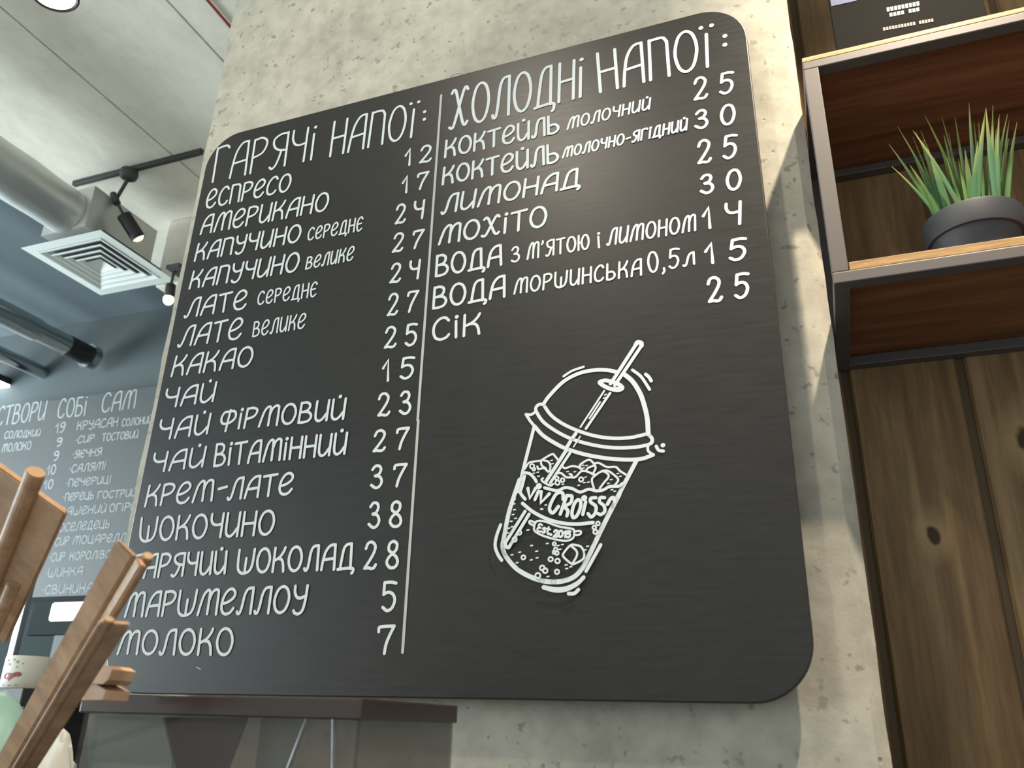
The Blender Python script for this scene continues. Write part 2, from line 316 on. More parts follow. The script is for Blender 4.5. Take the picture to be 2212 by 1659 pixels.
# ------------------------------------------------------------------ stroke alphabet
c_, l_, d_ = 'c', 'l', 'd'
G = {
'А': (.50, [(c_, [(0,0),(.04,.35),(.12,.72),(.27,.95),(.42,1),(.49,.98)]), (l_, [(.49,1),(.50,0)]), (l_, [(.05,.40),(.49,.44)])]),
'Г': (.40, [(l_, [(0,0),(.02,.97)]), (c_, [(.02,.96),(.22,1),(.36,.99),(.42,.92)])]),
'Р': (.44, [(l_, [(0,0),(.02,.98)]), (c_, [(.02,.97),(.24,1),(.41,.90),(.42,.72),(.30,.53),(.02,.44)])]),
'Я': (.48, [(l_, [(.48,1),(.48,0)]), (c_, [(.48,.99),(.25,.98),(.06,.86),(.07,.66),(.22,.52),(.48,.47)]), (c_, [(.32,.49),(.26,.25),(.18,.06),(.08,-.02),(.0,.04)])]),
'Ч': (.44, [(c_, [(0,1),(.0,.75),(.08,.58),(.22,.52),(.43,.55)]), (l_, [(.44,1),(.42,0)])]),
'І': (.10, [(l_, [(.04,.76),(.04,0)]), (d_, [(.06,.97)])]),
'Ї': (.14, [(l_, [(.07,.80),(.07,0)]), (d_, [(-.05,.99)]), (d_, [(.20,.99)])]),
'Н': (.44, [(l_, [(0,1),(0,0)]), (l_, [(.44,1),(.44,0)]), (l_, [(0,.50),(.44,.52)])]),
'П': (.46, [(l_, [(0,0),(.02,1)]), (c_, [(.02,.98),(.20,1),(.36,.98),(.44,.86)]), (l_, [(.44,.88),(.46,0)])]),
'О': (.52, [(c_, [(.26,1),(.10,.90),(.01,.62),(.01,.36),(.10,.10),(.26,0),(.42,.10),(.51,.38),(.51,.64),(.42,.90),(.26,1)])]),
'Х': (.56, [(c_, [(0,.90),(.06,.98),(.14,.92),(.26,.55),(.40,.12),(.49,.02),(.56,.10)]), (c_, [(.54,.92),(.48,1),(.40,.92),(.26,.50),(.12,.08),(.05,0),(-.03,.04)])]),
'Л': (.50, [(c_, [(-.02,.08),(.02,0),(.09,.03),(.14,.25),(.19,.72),(.28,.95),(.42,1),(.49,.98)]), (l_, [(.49,1),(.50,0)])]),
'Д': (.56, [(c_, [(.07,.02),(.11,.40),(.17,.80),(.28,.97),(.44,1)]), (l_, [(.46,1),(.47,0)]), (c_, [(-.02,-.01),(.20,.01),(.48,.02),(.58,-.02),(.57,-.14),(.53,-.18)])]),
'К': (.46, [(l_, [(0,0),(.02,1)]), (c_, [(.44,1),(.38,.82),(.24,.60),(.03,.46)]), (c_, [(.16,.54),(.32,.50),(.40,.32),(.44,0)])]),
'Е': (.48, [(c_, [(.06,.42),(.24,.48),(.42,.64),(.46,.84),(.34,.99),(.18,.94),(.05,.70),(.0,.36),(.06,.10),(.20,0),(.36,.05),(.47,.22)])]),
'Є': (.42, [(c_, [(.42,.84),(.32,.99),(.16,.95),(.03,.70),(.02,.35),(.10,.06),(.25,0),(.42,.14)]), (l_, [(.04,.50),(.34,.53)])]),
'С': (.46, [(c_, [(.46,.84),(.36,.99),(.20,.95),(.05,.70),(.01,.38),(.07,.10),(.22,0),(.38,.06),(.46,.18)])]),
'М': (.72, [(c_, [(0,0),(.06,.40),(.14,.78),(.26,.97),(.35,.95),(.37,.80),(.37,.02)]), (c_, [(.37,.55),(.45,.85),(.57,.99),(.69,.95),(.71,.78),(.72,0)])]),
'И': (.46, [(c_, [(0,1),(0,.35),(.04,.10),(.15,.0),(.28,.08),(.42,.34)]), (l_, [(.46,1),(.45,0)])]),
'Й': (.46, [(c_, [(0,1),(0,.35),(.04,.10),(.15,.0),(.28,.08),(.42,.34)]), (l_, [(.46,1),(.45,0)]), (d_, [(.24,1.13)])]),
'У': (.44, [(c_, [(0,1),(.02,.76),(.11,.58),(.24,.53),(.40,.60)]), (c_, [(.44,1),(.43,.45),(.38,.08),(.26,-.06),(.12,-.03),(.06,.06)])]),
'Т': (.48, [(l_, [(-.02,.95),(.50,1)]), (l_, [(.24,.97),(.24,0)])]),
'Ш': (.66, [(c_, [(0,1),(0,.50),(.04,.16),(.18,0),(.36,-.01),(.54,.10),(.63,.40),(.66,1)]), (l_, [(.33,.0),(.34,.62)])]),
'Щ': (.66, [(c_, [(0,1),(0,.50),(.04,.16),(.18,0),(.36,-.01),(.54,.10),(.63,.40),(.66,1)]), (l_, [(.33,.0),(.34,.62)])]),
'В': (.46, [(l_, [(0,0),(.02,1)]), (c_, [(.02,.98),(.22,1),(.36,.88),(.34,.66),(.20,.54),(.04,.52)]), (c_, [(.16,.54),(.36,.48),(.46,.28),(.38,.07),(.18,0),(.0,.01)])]),
'З': (.40, [(c_, [(.02,.84),(.12,.99),(.28,.98),(.35,.80),(.27,.60),(.14,.54),(.30,.50),(.40,.30),(.34,.08),(.18,0),(.0,.12)])]),
'Ю': (.66, [(l_, [(0,0),(0,1)]), (l_, [(0,.50),(.20,.52)]), (c_, [(.43,1),(.28,.85),(.20,.5),(.28,.12),(.43,0),(.58,.12),(.66,.5),(.58,.88),(.43,1)])]),
'Ь': (.42, [(l_, [(0,1),(0,.02)]), (c_, [(0,.02),(.20,0),(.38,.12),(.40,.32),(.26,.48),(.0,.46)])]),
'Ф': (.60, [(l_, [(.33,1),(.27,-.08)]), (c_, [(.30,.92),(.10,.90),(0,.62),(.06,.36),(.22,.30),(.42,.36),(.58,.56),(.58,.80),(.48,.93),(.30,.92)])]),
'Ц': (.52, [(c_, [(0,1),(0,.30),(.06,.05),(.20,0),(.44,.02)]), (l_, [(.46,1),(.46,.02)]), (c_, [(.44,.02),(.54,0),(.53,-.15)])]),
'Б': (.44, [(l_, [(0,0),(.02,1)]), (l_, [(.02,1),(.38,1)]), (c_, [(.02,.55),(.30,.54),(.43,.34),(.36,.08),(.16,0),(0,.01)])]),
'-': (.30, [(l_, [(0,.44),(.30,.48)])]),
'•': (.10, [(d_, [(.05,.5)])]),
',': (.14, [(c_, [(.08,.08),(.10,-.06),(.02,-.18)])]),
'.': (.10, [(d_, [(.05,.02)])]),
"'": (.10, [(c_, [(.05,1.0),(.06,.90),(0,.80)])]),
':': (.08, [(d_, [(.04,.25)]), (d_, [(.04,.75)])]),
'0': (.46, [(c_, [(.23,1),(.08,.88),(.0,.5),(.08,.12),(.23,0),(.38,.12),(.46,.5),(.38,.88),(.23,1)])]),
'1': (.22, [(l_, [(0,.62),(.18,1),(.20,0)])]),
'2': (.46, [(c_, [(.02,.76),(.10,.95),(.26,1),(.40,.86),(.38,.64),(.22,.34),(.0,.02)]), (c_, [(0,.02),(.16,.03),(.30,.0),(.40,.04),(.46,.14)])]),
'3': (.42, [(c_, [(.03,.84),(.14,.99),(.30,.97),(.36,.80),(.28,.60),(.14,.54),(.32,.50),(.42,.28),(.34,.06),(.18,0),(.0,.14)])]),
'4': (.44, [(c_, [(0,1),(.0,.78),(.08,.60),(.22,.54),(.43,.57)]), (l_, [(.44,1),(.42,0)])]),
'5': (.44, [(c_, [(.44,.96),(.28,1),(.06,.98)]), (l_, [(.06,.98),(.03,.56)]), (c_, [(.03,.58),(.20,.64),(.36,.56),(.43,.34),(.34,.08),(.16,0),(0,.12)])]),
'7': (.44, [(c_, [(0,.80),(.02,.95),(.16,.98),(.44,.98)]), (c_, [(.44,.98),(.30,.58),(.22,.30),(.18,0)])]),
'8': (.44, [(c_, [(.22,.54),(.06,.68),(.08,.90),(.23,1),(.38,.90),(.36,.68),(.22,.54),(.06,.38),(.0,.20),(.10,.04),(.24,0),(.38,.06),(.44,.22),(.38,.40),(.22,.54)])]),
'9': (.42, [(c_, [(.40,.76),(.30,.56),(.12,.56),(.02,.72),(.08,.92),(.24,1),(.38,.90),(.41,.66),(.36,.28),(.24,.04),(.06,.02)])]),
'E': (.36, [(c_, [(.36,.94),(.18,1),(.05,.80),(.16,.55),(.28,.52)]), (c_, [(.18,.53),(.02,.40),(.04,.10),(.2,0),(.38,.12)])]),
's': (.30, [(c_, [(.30,.62),(.16,.70),(.04,.56),(.16,.38),(.26,.22),(.16,.02),(0,.08)])]),
't': (.26, [(c_, [(.12,.95),(.08,.40),(.10,.08),(.20,0),(.30,.12)]), (l_, [(0,.68),(.28,.70)])]),
}
def spline(p, n=7):
    if len(p) < 3: return list(p)
    closed = (p[0] == p[-1]); out = []
    q = [Vector((a[0], a[1])) for a in p]; m = len(q)
    for i in range(m-1):
        p1, p2 = q[i], q[i+1]
        p0 = q[i-1] if i else (q[m-2] if closed else p1*2-p2)
        p3 = q[i+2] if i+2 < m else (q[1] if closed else p2*2-p1)
        for k in range(n):
            s = k/n
            out.append(.5*((2*p1)+(p2-p0)*s+(2*p0-5*p1+4*p2-p3)*s*s+(3*p1-p0-3*p2+p3)*s**3))
    out.append(q[-1]); return [(v.x, v.y) for v in out]
DEPTH = .0006
class Paint:
    """flat paint strokes on a plane y = const; 2-D coordinates are (x, z); every stroke lies a hair over the one before"""
    def __init__(s, y): s.bm = newbm(); s.y = y-DEPTH
    def V(s, p): return s.bm.verts.new((p.x, s.y, p.y))
    def dot(s, p, r, n=16):
        s.y -= 1.5e-5
        s.bm.faces.new([s.V(Vector((p[0]+r*math.cos(2*math.pi*k/n), p[1]+r*math.sin(2*math.pi*k/n)))) for k in range(n)])
    def stroke(s, pts, w):
        s.y -= 1.5e-5
        q = [Vector(p) for p in pts]; r = [q[0]]
        for p in q[1:]:
            if (p-r[-1]).length > w*.08: r.append(p)
        q = r
        if len(q) < 2: return s.dot(q[0], w/2)
        closed = (q[0]-q[-1]).length < w*.2 and len(q) > 6
        if closed: q.pop()
        m = len(q); vl = []; vr = []
        for i, p in enumerate(q):
            a = (p-q[i-1]).normalized() if (i or closed) else None
            b = (q[(i+1) % m]-p).normalized() if (i+1 < m or closed) else None
            d = (a+b) if (a and b) else (a or b)
            if d.length < .35: d = b
            d = d.normalized(); n = Vector((-d.y, d.x)); k = 1.0
            if a and b: k = min(1.3, 1/max(.5, n.dot(Vector((-b.y, b.x)))))
            s.y -= 8e-7
            vl.append(s.V(p+n*w/2*k)); vr.append(s.V(p-n*w/2*k))
        for i in range(m if closed else m-1):
            j = (i+1) % m; s.bm.faces.new((vl[i], vl[j], vr[j], vr[i]))
        if closed: return
        for end, d in ((0, (q[0]-q[1]).normalized()), (-1, (q[-1]-q[-2]).normalized())):
            n = Vector((-d.y, d.x)); fan = []
            for k in range(1, 6):
                t_ = math.pi*k/6; fan.append(s.V(q[end]+n*w/2*math.cos(t_)+d*w/2*math.sin(t_)))
            if end == 0: s.bm.faces.new([vr[0]]+fan+[vl[0]])
            else: s.bm.faces.new([vl[-1]]+fan+[vr[-1]])
    def done(s, name, m, parent, y=None):
        for f in s.bm.faces:
            f.normal_update()
            if f.normal.y > 0: f.normal_flip()
        return obj(name, s.bm, m, parent, fix=False)
def word(P, text, quad, w, gap=.13, space=.32):
    """quad: bl, br, tl, tr photo pixels (already on the plane) as (x,z)"""
    bl, br, tl, tr = [Vector(q) for q in quad]; x = 0; items = []
    for ch in text.upper() if not any(k in text for k in 'Est') else text:
        if ch == ' ': x += space; continue
        gw, st = G[ch]; items.append((x, st)); x += gw+gap
    tot = max(x-gap, .05)
    def mp(u, v):
        a = u/tot; lo = bl.lerp(br, a); hi = tl.lerp(tr, a); return lo+(hi-lo)*v
    for x0, st in items:
        for kind, pts in st:
            if kind == 'd':
                p = mp(x0+pts[0][0], pts[0][1]); P.dot(p, w*.72)
            else:
                pp = spline(pts) if kind == 'c' else pts
                P.stroke([mp(x0+a, b) for a, b in pp], w)
def onplane(y, org=(0, 0), s=1.0):
    def f(p):
        q = at(org[0]+p[0]*s, org[1]+p[1]*s, y); return Vector((q.x, q.z))
    return f

# ------------------------------------------------------------------ the big menu board
def rounded(x0, x1, z0, z1, r, n=12):
    out = []
    for cx, cz, a0 in ((x1-r, z1-r, 0), (x0+r, z1-r, 90), (x0+r, z0+r, 180), (x1-r, z0+r, 270)):
        for k in range(n+1):
            a = math.radians(a0+90*k/n); out.append((cx+r*math.cos(a), cz+r*math.sin(a)))
    return out
def slab_board(name, m, parent, x0, x1, z0, z1, r, yf, th, bev=.0016):
    bm = newbm(); loops = []
    for ins, y in ((0, yf+th), (0, yf+bev), (bev*.3, yf+bev*.3), (bev, yf)):
        loops.append([bm.verts.new(E3(x, y, z)) for x, z in rounded(x0+ins, x1-ins, z0+ins, z1-ins, r-ins)])
    for a, b in zip(loops, loops[1:]):
        n = len(a)
        for k in range(n): bm.faces.new((a[k], a[(k+1)%n], b[(k+1)%n], b[k]))
    bm.faces.new(loops[0][::-1]); bm.faces.new(loops[-1])
    return obj(name, bm, m, parent)
BX0, BX1, BZ0, BZ1 = -1.0275, -.0235, .0305, 1.0389
mbd = thing('menu_board', E3(-.5255, 1.02, BZ0), 'large black rounded menu board with white drink list and cup drawing, on the concrete pillar', 'menu board')
slab_board('panel', M['board'], mbd, BX0, BX1, BZ0, BZ1, .070, 1.0, .018)
for z in (.22, .85):
    bm = newbm(); box(bm, E3(-.92, 1.018, z), E3(-.13, PIL, z+.04)); obj('mounting_batten', bm, M['gapwood'], mbd)
ca = onplane(1.0, (430, 180), .24864); cb = onplane(1.0, (380, 500), .24864); cc = onplane(1.0, (300, 820), .28029)
cd = onplane(1.0, (240, 1130), .30741); ceq = onplane(1.0, (920, 20), .33454); cf = onplane(1.0, (900, 330), .34358)
SMALL = ('СЕРЕДНЄ', 'ВЕЛИКЕ', 'МОЛОЧНИЙ', 'МОЛОЧНО-ЯГІДНИЙ', 'З', "М'ЯТОЮ", 'І', 'ЛИМОНОМ', 'МОРШИНСЬКА', 'Л', '0,5')
def entry(name, items, w, gap=.17, label=None, plane=1.0, parent=None, m=None):
    o = None
    for f, text, bl, br, tl, tr in items:                # every written word is a part of its own
        P = Paint(plane); small = plane == 1.0 and text in SMALL
        word(P, text, [f(bl), f(br), f(tl), f(tr)], w*(.72 if small else 1), .22 if small else gap)
        o = P.done('drink_note' if small else name, m or M['chalk'], parent or mbd)
        if label: o['label'] = label
    return o
WL, WR = .0043, .0045
entry('heading', [(ca, 'ГАРЯЧІ', (120,858), (992,660), (162,560), (1028,372)), (ca, 'НАПОЇ', (1140,635), (1862,465), (1180,335), (1895,165)), (ca, ':', (1950,348), (1966,344), (1952,218), (1972,214))], WL*1.05, label='white hot drinks heading')
entry('heading', [(ceq, 'ХОЛОДНІ', (158,775), (1010,565), (172,522), (1015,318)), (ceq, 'НАПОЇ', (1128,535), (1838,368), (1108,288), (1828,108)), (ceq, ':', (1922,262), (1940,257), (1922,148), (1940,143))], WR*1.15, label='white cold drinks heading')
LEFT = [
 [(ca, 'ЕСПРЕСО', (62,1088), (780,935), (85,930), (812,785))],
 [(ca, 'АМЕРИКАНО', (15,1312), (1108,1105), (45,1155), (1138,948))],
 [(cb, 'КАПУЧИНО', (165,257), (1070,88), (198,110), (1098,-60)), (ca, 'СЕРЕДНЄ', (945,1365), (1412,1280), (958,1262), (1428,1162))],
 [(cb, 'КАПУЧИНО', (120,498), (1052,345), (155,350), (1085,182)), (cb, 'ВЕЛИКЕ', (1130,327), (1535,250), (1148,228), (1555,130))],
 [(cb, 'ЛАТЕ', (78,748), (608,670), (125,590), (622,508)), (cb, 'СЕРЕДНЄ', (712,637), (1215,565), (722,528), (1232,440))],
 [(cb, 'ЛАТЕ', (22,1002), (562,930), (75,832), (588,750)), (cb, 'ВЕЛИКЕ', (670,914), (1115,840), (685,790), (1136,712))],
 [(cb, 'КАКАО', (-36,1258), (650,1168), (5,1088), (682,1000))],
 [(cc, 'ЧАЙ', (196,218), (572,166), (222,78), (600,22))],
 [(cc, 'ЧАЙ', (150,466), (528,415), (176,316), (556,265)), (cc, 'ФІРМОВИЙ', (622,390), (1578,303), (650,242), (1598,148))],
 [(cc, 'ЧАЙ', (102,716), (492,668), (128,572), (520,520)), (cc, 'ВІТАМІННИЙ', (582,667), (1588,572), (602,500), (1608,412))],
 [(cc, 'КРЕМ', (50,977), (562,932), (82,820), (582,772)), (cc, '-', (615,905), (678,895), (620,765), (683,752)), (cc, 'ЛАТЕ', (688,925), (1178,880), (718,765), (1196,718))],
 [(cc, 'ШОКОЧИНО', (5,1246), (1030,1192), (25,1070), (1056,1010))],
 [(cd, 'ГАРЯЧИЙ', (145,388), (802,352), (178,225), (815,200)), (cd, 'ШОКОЛАД', (885,352), (1700,320), (905,190), (1712,145))],
 [(cd, 'МАРШМЕЛЛОУ', (100,657), (1358,626), (125,492), (1385,440))],
 [(cd, 'МОЛОКО', (48,918), (848,926), (76,762), (862,740))],
]
for it in LEFT: entry('drink_name', it, WL)
RIGHT = [
 [(ceq, 'КОКТЕЙЛЬ', (125,957), (858,795), (132,850), (856,682)), (ceq, 'МОЛОЧНИЙ', (915,776), (1442,646), (925,702), (1450,576))],
 [(ceq, 'КОКТЕЙЛЬ', (110,1132), (855,985), (118,1025), (852,868)), (ceq, 'МОЛОЧНО-ЯГІДНИЙ', (885,960), (1682,782), (895,895), (1688,712))],
 [(cf, 'ЛИМОНАД', (160,385), (1020,210), (180,272), (1030,100))],
 [(cf, 'МОХІТО', (142,577), (812,460), (158,464), (816,335))],
 [(cf, 'ВОДА', (123,777), (532,705), (128,650), (530,583)), (cf, 'З', (598,690), (645,680), (600,600), (645,590)), (cf, "М'ЯТОЮ", (698,670), (1083,604), (703,570), (1083,515)), (cf, 'І', (1140,598), (1158,594), (1134,508), (1152,504)), (cf, 'ЛИМОНОМ', (1200,582), (1752,490), (1212,482), (1752,390))],
 [(cf, 'ВОДА', (106,980), (552,905), (112,850), (554,775)), (cf, 'МОРШИНСЬКА', (615,888), (1412,770), (622,795), (1412,670)), (cf, '0,5', (1462,755), (1645,720), (1452,630), (1648,602)), (cf, 'Л', (1680,714), (1745,700), (1688,645), (1742,625))],
 [(cf, 'СІК', (106,1182), (398,1137), (104,1045), (402,1012))],
]
for it in RIGHT: entry('drink_name', it, WR)
PL = [(ca, '12', (1790,718), (2012,675), (1800,578), (2025,535)), (ca, '17', (1765,958), (1968,908), (1775,815), (1995,768)),
 (ca, '24', (1710,1222), (1942,1172), (1720,1062), (1958,1018)), (ca, '27', (1685,1468), (1920,1425), (1702,1312), (1955,1272)),
 (cb, '24', (1865,447), (2105,408), (1880,288), (2122,250)), (cb, '27', (1843,732), (2072,690), (1855,550), (2108,515)),
 (cb, '25', (1818,1012), (2085,985), (1828,838), (2095,802)), (cb, '15', (1798,1302), (2055,1270), (1805,1122), (2072,1092)),
 (cc, '23', (1848,280), (2090,260), (1850,112), (2098,92)), (cc, '27', (1812,555), (2058,530), (1820,398), (2082,370)),
 (cc, '37', (1792,838), (2038,818), (1798,668), (2065,650)), (cc, '38', (1772,1142), (2020,1132), (1784,952), (2026,940)),
 (cd, '28', (1782,322), (2012,314), (1792,135), (2022,128)), (cd, '5', (1910,617), (1992,612), (1912,415), (2005,415)), (cd, '7', (1883,917), (1978,914), (1882,725), (1992,720))]
for it in PL: entry('price', [it], WL, gap=.46)
PR = [(ceq, '25', (1738,587), (1978,535), (1732,450), (1982,405)), (ceq, '30', (1742,772), (1990,738), (1742,662), (1992,612)),
 (ceq, '25', (1763,997), (1998,955), (1756,855), (2005,810)), (cf, '30', (1790,258), (2035,226), (1786,148), (2036,102)),
 (cf, '14', (1806,478), (2035,447), (1800,352), (2034,308)), (cf, '15', (1822,697), (2062,668), (1814,578), (2068,536)),
 (cf, '25', (1842,940), (2082,906), (1826,792), (2084,757))]
for it in PR: entry('price', [it], WR, gap=.52)
for a, b in (((953.4, 206), (902.6, 908)), ((904, 909), (870, 1409))):
    P = Paint(1.0); f1 = onplane(1.0); P.stroke([f1(a), f1(b)], .0042); P.done('divider_line', M['line'], mbd)
P = Paint(1.0); f1 = onplane(1.0); P.stroke([f1((425, 1441)), f1((434, 1446)), f1((436, 1437))][:2], .0012); P.done('scratch', M['line'], mbd)
# wire hanger loop peeping over the top edge
bm = newbm(); top = [at(x, y, 1.03) for x, y in ((966,172),(975,163),(988,158),(1000,157),(1006,160),(996,168),(980,174))]
tube(bm, top, .0012, 6); obj('hanging_wire', bm, M['steel'], mbd)

# cup drawing
h1 = onplane(1.0, (1080, 860), .15675); h2 = onplane(1.0, (1060, 1040), .15669); h3 = onplane(1.0, (1100, 730), .16878)
TK, TN = .0047, .0028
P = Paint(1.0)
def cu(f, pts, w=TK): P.stroke([Vector(q) for q in spline([tuple(f(p)) for p in pts])], w)
def ln(f, pts, w=TK): P.stroke([f(p) for p in pts], w)
def ci(f, x, y, r, w=TN*.8):
    pts = [(x+r*math.cos(2*math.pi*k/12), y+r*math.sin(2*math.pi*k/12)) for k in range(12)]; pts.append(pts[0])
    P.stroke([f(p) for p in pts], w)
cu(h1, [(600,90),(700,230),(850,345),(1060,445),(1300,520),(1550,555),(1800,545),(2030,495)])
cu(h1, [(600,90),(540,90),(500,130),(505,190),(600,330),(780,460),(980,560),(1250,640),(1550,685),(1850,680),(2050,645)], .0047)
cu(h1, [(2030,495),(2092,550),(2095,610),(2050,645)], .0047)
cu(h1, [(495,190),(430,230),(360,225)], .004); ln(h1, [(360,225),(420,320),(480,390)], .004)
cu(h1, [(480,390),(600,520),(800,645),(950,712),(1200,785),(1500,835),(1750,850),(1950,840),(2110,785)], .0052)
cu(h1, [(2040,650),(2045,730),(2110,782)], .0035)
ln(h1, [(475,395),(330,960),(255,1290)], .0048)
cu(h2, [(400,-20),(260,410),(185,780),(168,880),(188,985),(260,1100),(380,1220),(560,1320),(750,1378),(950,1383),(1130,1330),(1240,1230),(1330,1080),(1560,600),(1775,180)], .0060)
ln(h1, [(1880,870),(1480,1640)], .0056)
cu(h3, [(440,850),(520,740),(700,560),(900,455),(1100,415),(1250,415),(1380,440)], .0055)
cu(h3, [(1470,465),(1580,560),(1680,720),(1740,900),(1770,1050),(1782,1230)], .0062)
ln(h3, [(1300,590),(1620,95)], .0050); cu(h3, [(1620,95),(1645,60),(1690,70),(1695,105)], .0062); ln(h3, [(1695,105),(1355,610)], .0048)
cu(h3, [(1160,572),(1225,548),(1300,560),(1395,592),(1450,642),(1410,670),(1320,662),(1220,622),(1160,572)], .0056)
cu(h3, [(1190,605),(1300,655),(1420,655)], .0056)
ln(h3, [(1220,680),(915,1145)], .0026); ln(h3, [(1295,710),(985,1165)], .0036); ln(h3, [(1165,825),(1030,1035)], .0024)
ln(h3, [(1225,735),(1245,725)], .002); ln(h3, [(1210,775),(1235,770)], .002)
ln(h1, [(1050,490),(1010,545)], .005); ln(h1, [(975,600),(920,690)], .005); ln(h1, [(920,720),(640,1150)], .0050); ln(h1, [(975,750),(700,1170)], .0040); ln(h1, [(1110,530),(1020,675)], .002)
cu(h3, [(700,495),(810,425),(955,375)], .0035); cu(h3, [(1580,415),(1680,490),(1740,570),(1800,665)], .0040); cu(h3, [(1750,470),(1790,505),(1820,555)], .0046)
cu(h3, [(1885,1390),(1915,1440),(1975,1452)], .0042); P.dot(h3((1970,1378)), .0030)
for pts in ([(350,980),(400,900),(470,880),(570,865)], [(590,850),(720,778),(760,800),(800,850)], [(570,865),(580,930),(640,975)],
            [(600,860),(670,880),(700,940),(690,1015)], [(520,945),(540,985),(610,970),(670,1020)], [(860,950),(910,970),(1000,942),(1090,960),(1150,1010)],
            [(1100,945),(1125,910),(1230,855),(1300,910),(1322,970),(1290,1040)], [(1195,1010),(1215,970),(1310,930)], [(1105,950),(1140,1005),(1190,1012)],
            [(1310,905),(1370,900),(1480,955),(1600,955),(1660,1010),(1740,1060)], [(790,1045),(850,1040),(920,1095),(980,1092),(995,1065),(965,1050)],
            [(990,1098),(1050,1090),(1130,1012),(1220,1022),(1300,1060),(1350,1050)], [(1300,1250),(1272,1130),(1320,1070),(1410,1015),(1480,1040),(1502,1090),(1440,1170),(1380,1250)],
            [(1410,1010),(1480,1005),(1560,1050),(1635,1130),(1580,1215)], [(600,1110),(580,1130),(610,1165),(700,1210),(740,1190)]): cu(h1, pts, TN)
cu(h1, [(340,1030),(420,1050),(480,1110),(510,1160)], .0040)
cu(h1, [(620,1240),(700,1262),(800,1280),(900,1240),(1000,1252),(1110,1300),(1230,1262),(1340,1285),(1430,1270),(1520,1225),(1640,1220),(1690,1185)], .0040)
for x, y, r in ((450,945,30),(475,985,20),(790,1110,24),(870,1137,26),(800,1172,30),(1125,1127,30)): ci(h1, x, y, r)
for x, y in ((720,865),(730,912),(475,1042),(530,1028),(540,1082),(1150,935),(1200,937),(1158,970),(1187,1097),(1170,1172),(1225,1165),(1095,1208),(1632,1047),(1665,1085),(1540,1130),(1500,1182),(940,1020),(1040,1022),(875,1195),(590,1540),(640,1480),(1550,1270),(1590,1290)): ln(h1, [(x-13,y+2),(x+13,y-2)], .0016)
cu(h1, [(350,1080),(318,1210),(292,1300),(310,1342),(358,1400)], .0042)
ln(h1, [(395,1252),(422,1385),(500,1250)], .0045); ln(h1, [(540,1290),(492,1405)], .0044); P.dot(h1((545,1222)), .0042); ln(h1, [(578,1295),(572,1450),(690,1325)], .0045)
cu(h1, [(880,1400),(870,1315),(790,1325),(720,1440),(692,1540),(740,1588),(815,1500)], .0046)
ln(h1, [(930,1350),(840,1605)], .0046); cu(h1, [(930,1350),(1000,1362),(982,1450),(905,1500),(945,1560),(932,1630)], .0045)
cu(h1, [(1080,1410),(1122,1440),(1110,1540),(1062,1635),(1015,1650),(1002,1580),(1032,1470),(1080,1410)], .0046)
ln(h1, [(1190,1440),(1150,1610)], .0045); P.dot(h1((1170,1385)), .0040)
cu(h1, [(1330,1380),(1262,1390),(1260,1440),(1330,1500),(1322,1590),(1268,1645),(1222,1600)], .0044)
cu(h1, [(1450,1380),(1392,1380),(1382,1440),(1442,1492),(1452,1570),(1400,1612),(1360,1600)], .0043); cu(h1, [(1490,1470),(1530,1400),(1570,1380),(1590,1430)], .0046)
cu(h2, [(450,310),(600,430),(800,530),(1000,582),(1200,595),(1420,575)], .0046)
ln(h2, [(485,420),(215,850)], .0044); ln(h2, [(540,460),(260,920)], .0046); cu(h2, [(215,850),(222,905),(260,920)], .0044)
cu(h2, [(640,560),(750,558),(950,628),(1130,660),(1158,692),(1150,780),(1060,825),(900,805),(720,750),(620,690),(612,630),(640,560)], TN)
cu(h2, [(630,582),(560,550),(545,580),(605,618)], TN); cu(h2, [(1160,698),(1240,692),(1255,720),(1220,745),(1160,745)], TN)
word(P, 'Est.', [h2(p) for p in ((650,692),(850,745),(668,588),(862,650))], .0026, .10)
word(P, '2015', [h2(p) for p in ((880,770),(1105,780),(888,680),(1112,698))], .0030, .12)
cu(h2, [(1110,890),(1022,990),(1015,1045),(1120,1138),(1165,1143),(1280,1080),(1300,1000),(1260,912),(1180,885),(1110,890)], TN); cu(h2, [(1110,890),(1190,960),(1200,1030),(1140,1140)], TN)
for x, y, r in ((465,1055,28),(890,870,22),(910,945,24),(890,985,22),(925,995,25),(840,1080,30),(935,1105,32),(725,1200,33),(765,1238,33),(928,1253,30),(1490,590,25),(1440,645,25),(1455,705,28),(665,1305,35),(410,715,28),(345,810,30)): ci(h2, x, y, r)
for x, y in ((310,1020),(415,985),(380,1128),(580,893),(650,970),(655,1062),(575,1090),(795,865),(945,893),(1003,880),(970,945),(530,680),(715,390),(1055,1160),(1118,1185),(1063,1210),(805,1320),(345,185),(345,258),(338,322),(345,400),(325,468),(360,520),(300,560),(315,635),(268,655),(248,720),(1350,905),(1315,955)): ln(h2, [(x-13,y+2),(x+13,y-2)], .0018)
cu(h2, [(155,610),(100,760),(80,900),(120,1020),(170,1095)], .0044); ln(h2, [(1530,885),(1330,1245)], .0044)
for dy, w in ((0,.0044),(14,.0052),(26,.0044)): cu(h2, [(745,1462+dy*.4),(900,1488+dy),(1050,1478+dy),(1200,1412+dy*.7),(1295,1330+dy*.2)], w)
cu(h2, [(1090,1555),(1170,1550),(1225,1500)], .0046)
tag(P.done('cup_drawing', M['chalk'], mbd), 'white line drawing of an iced drink cup with straw and lettering')

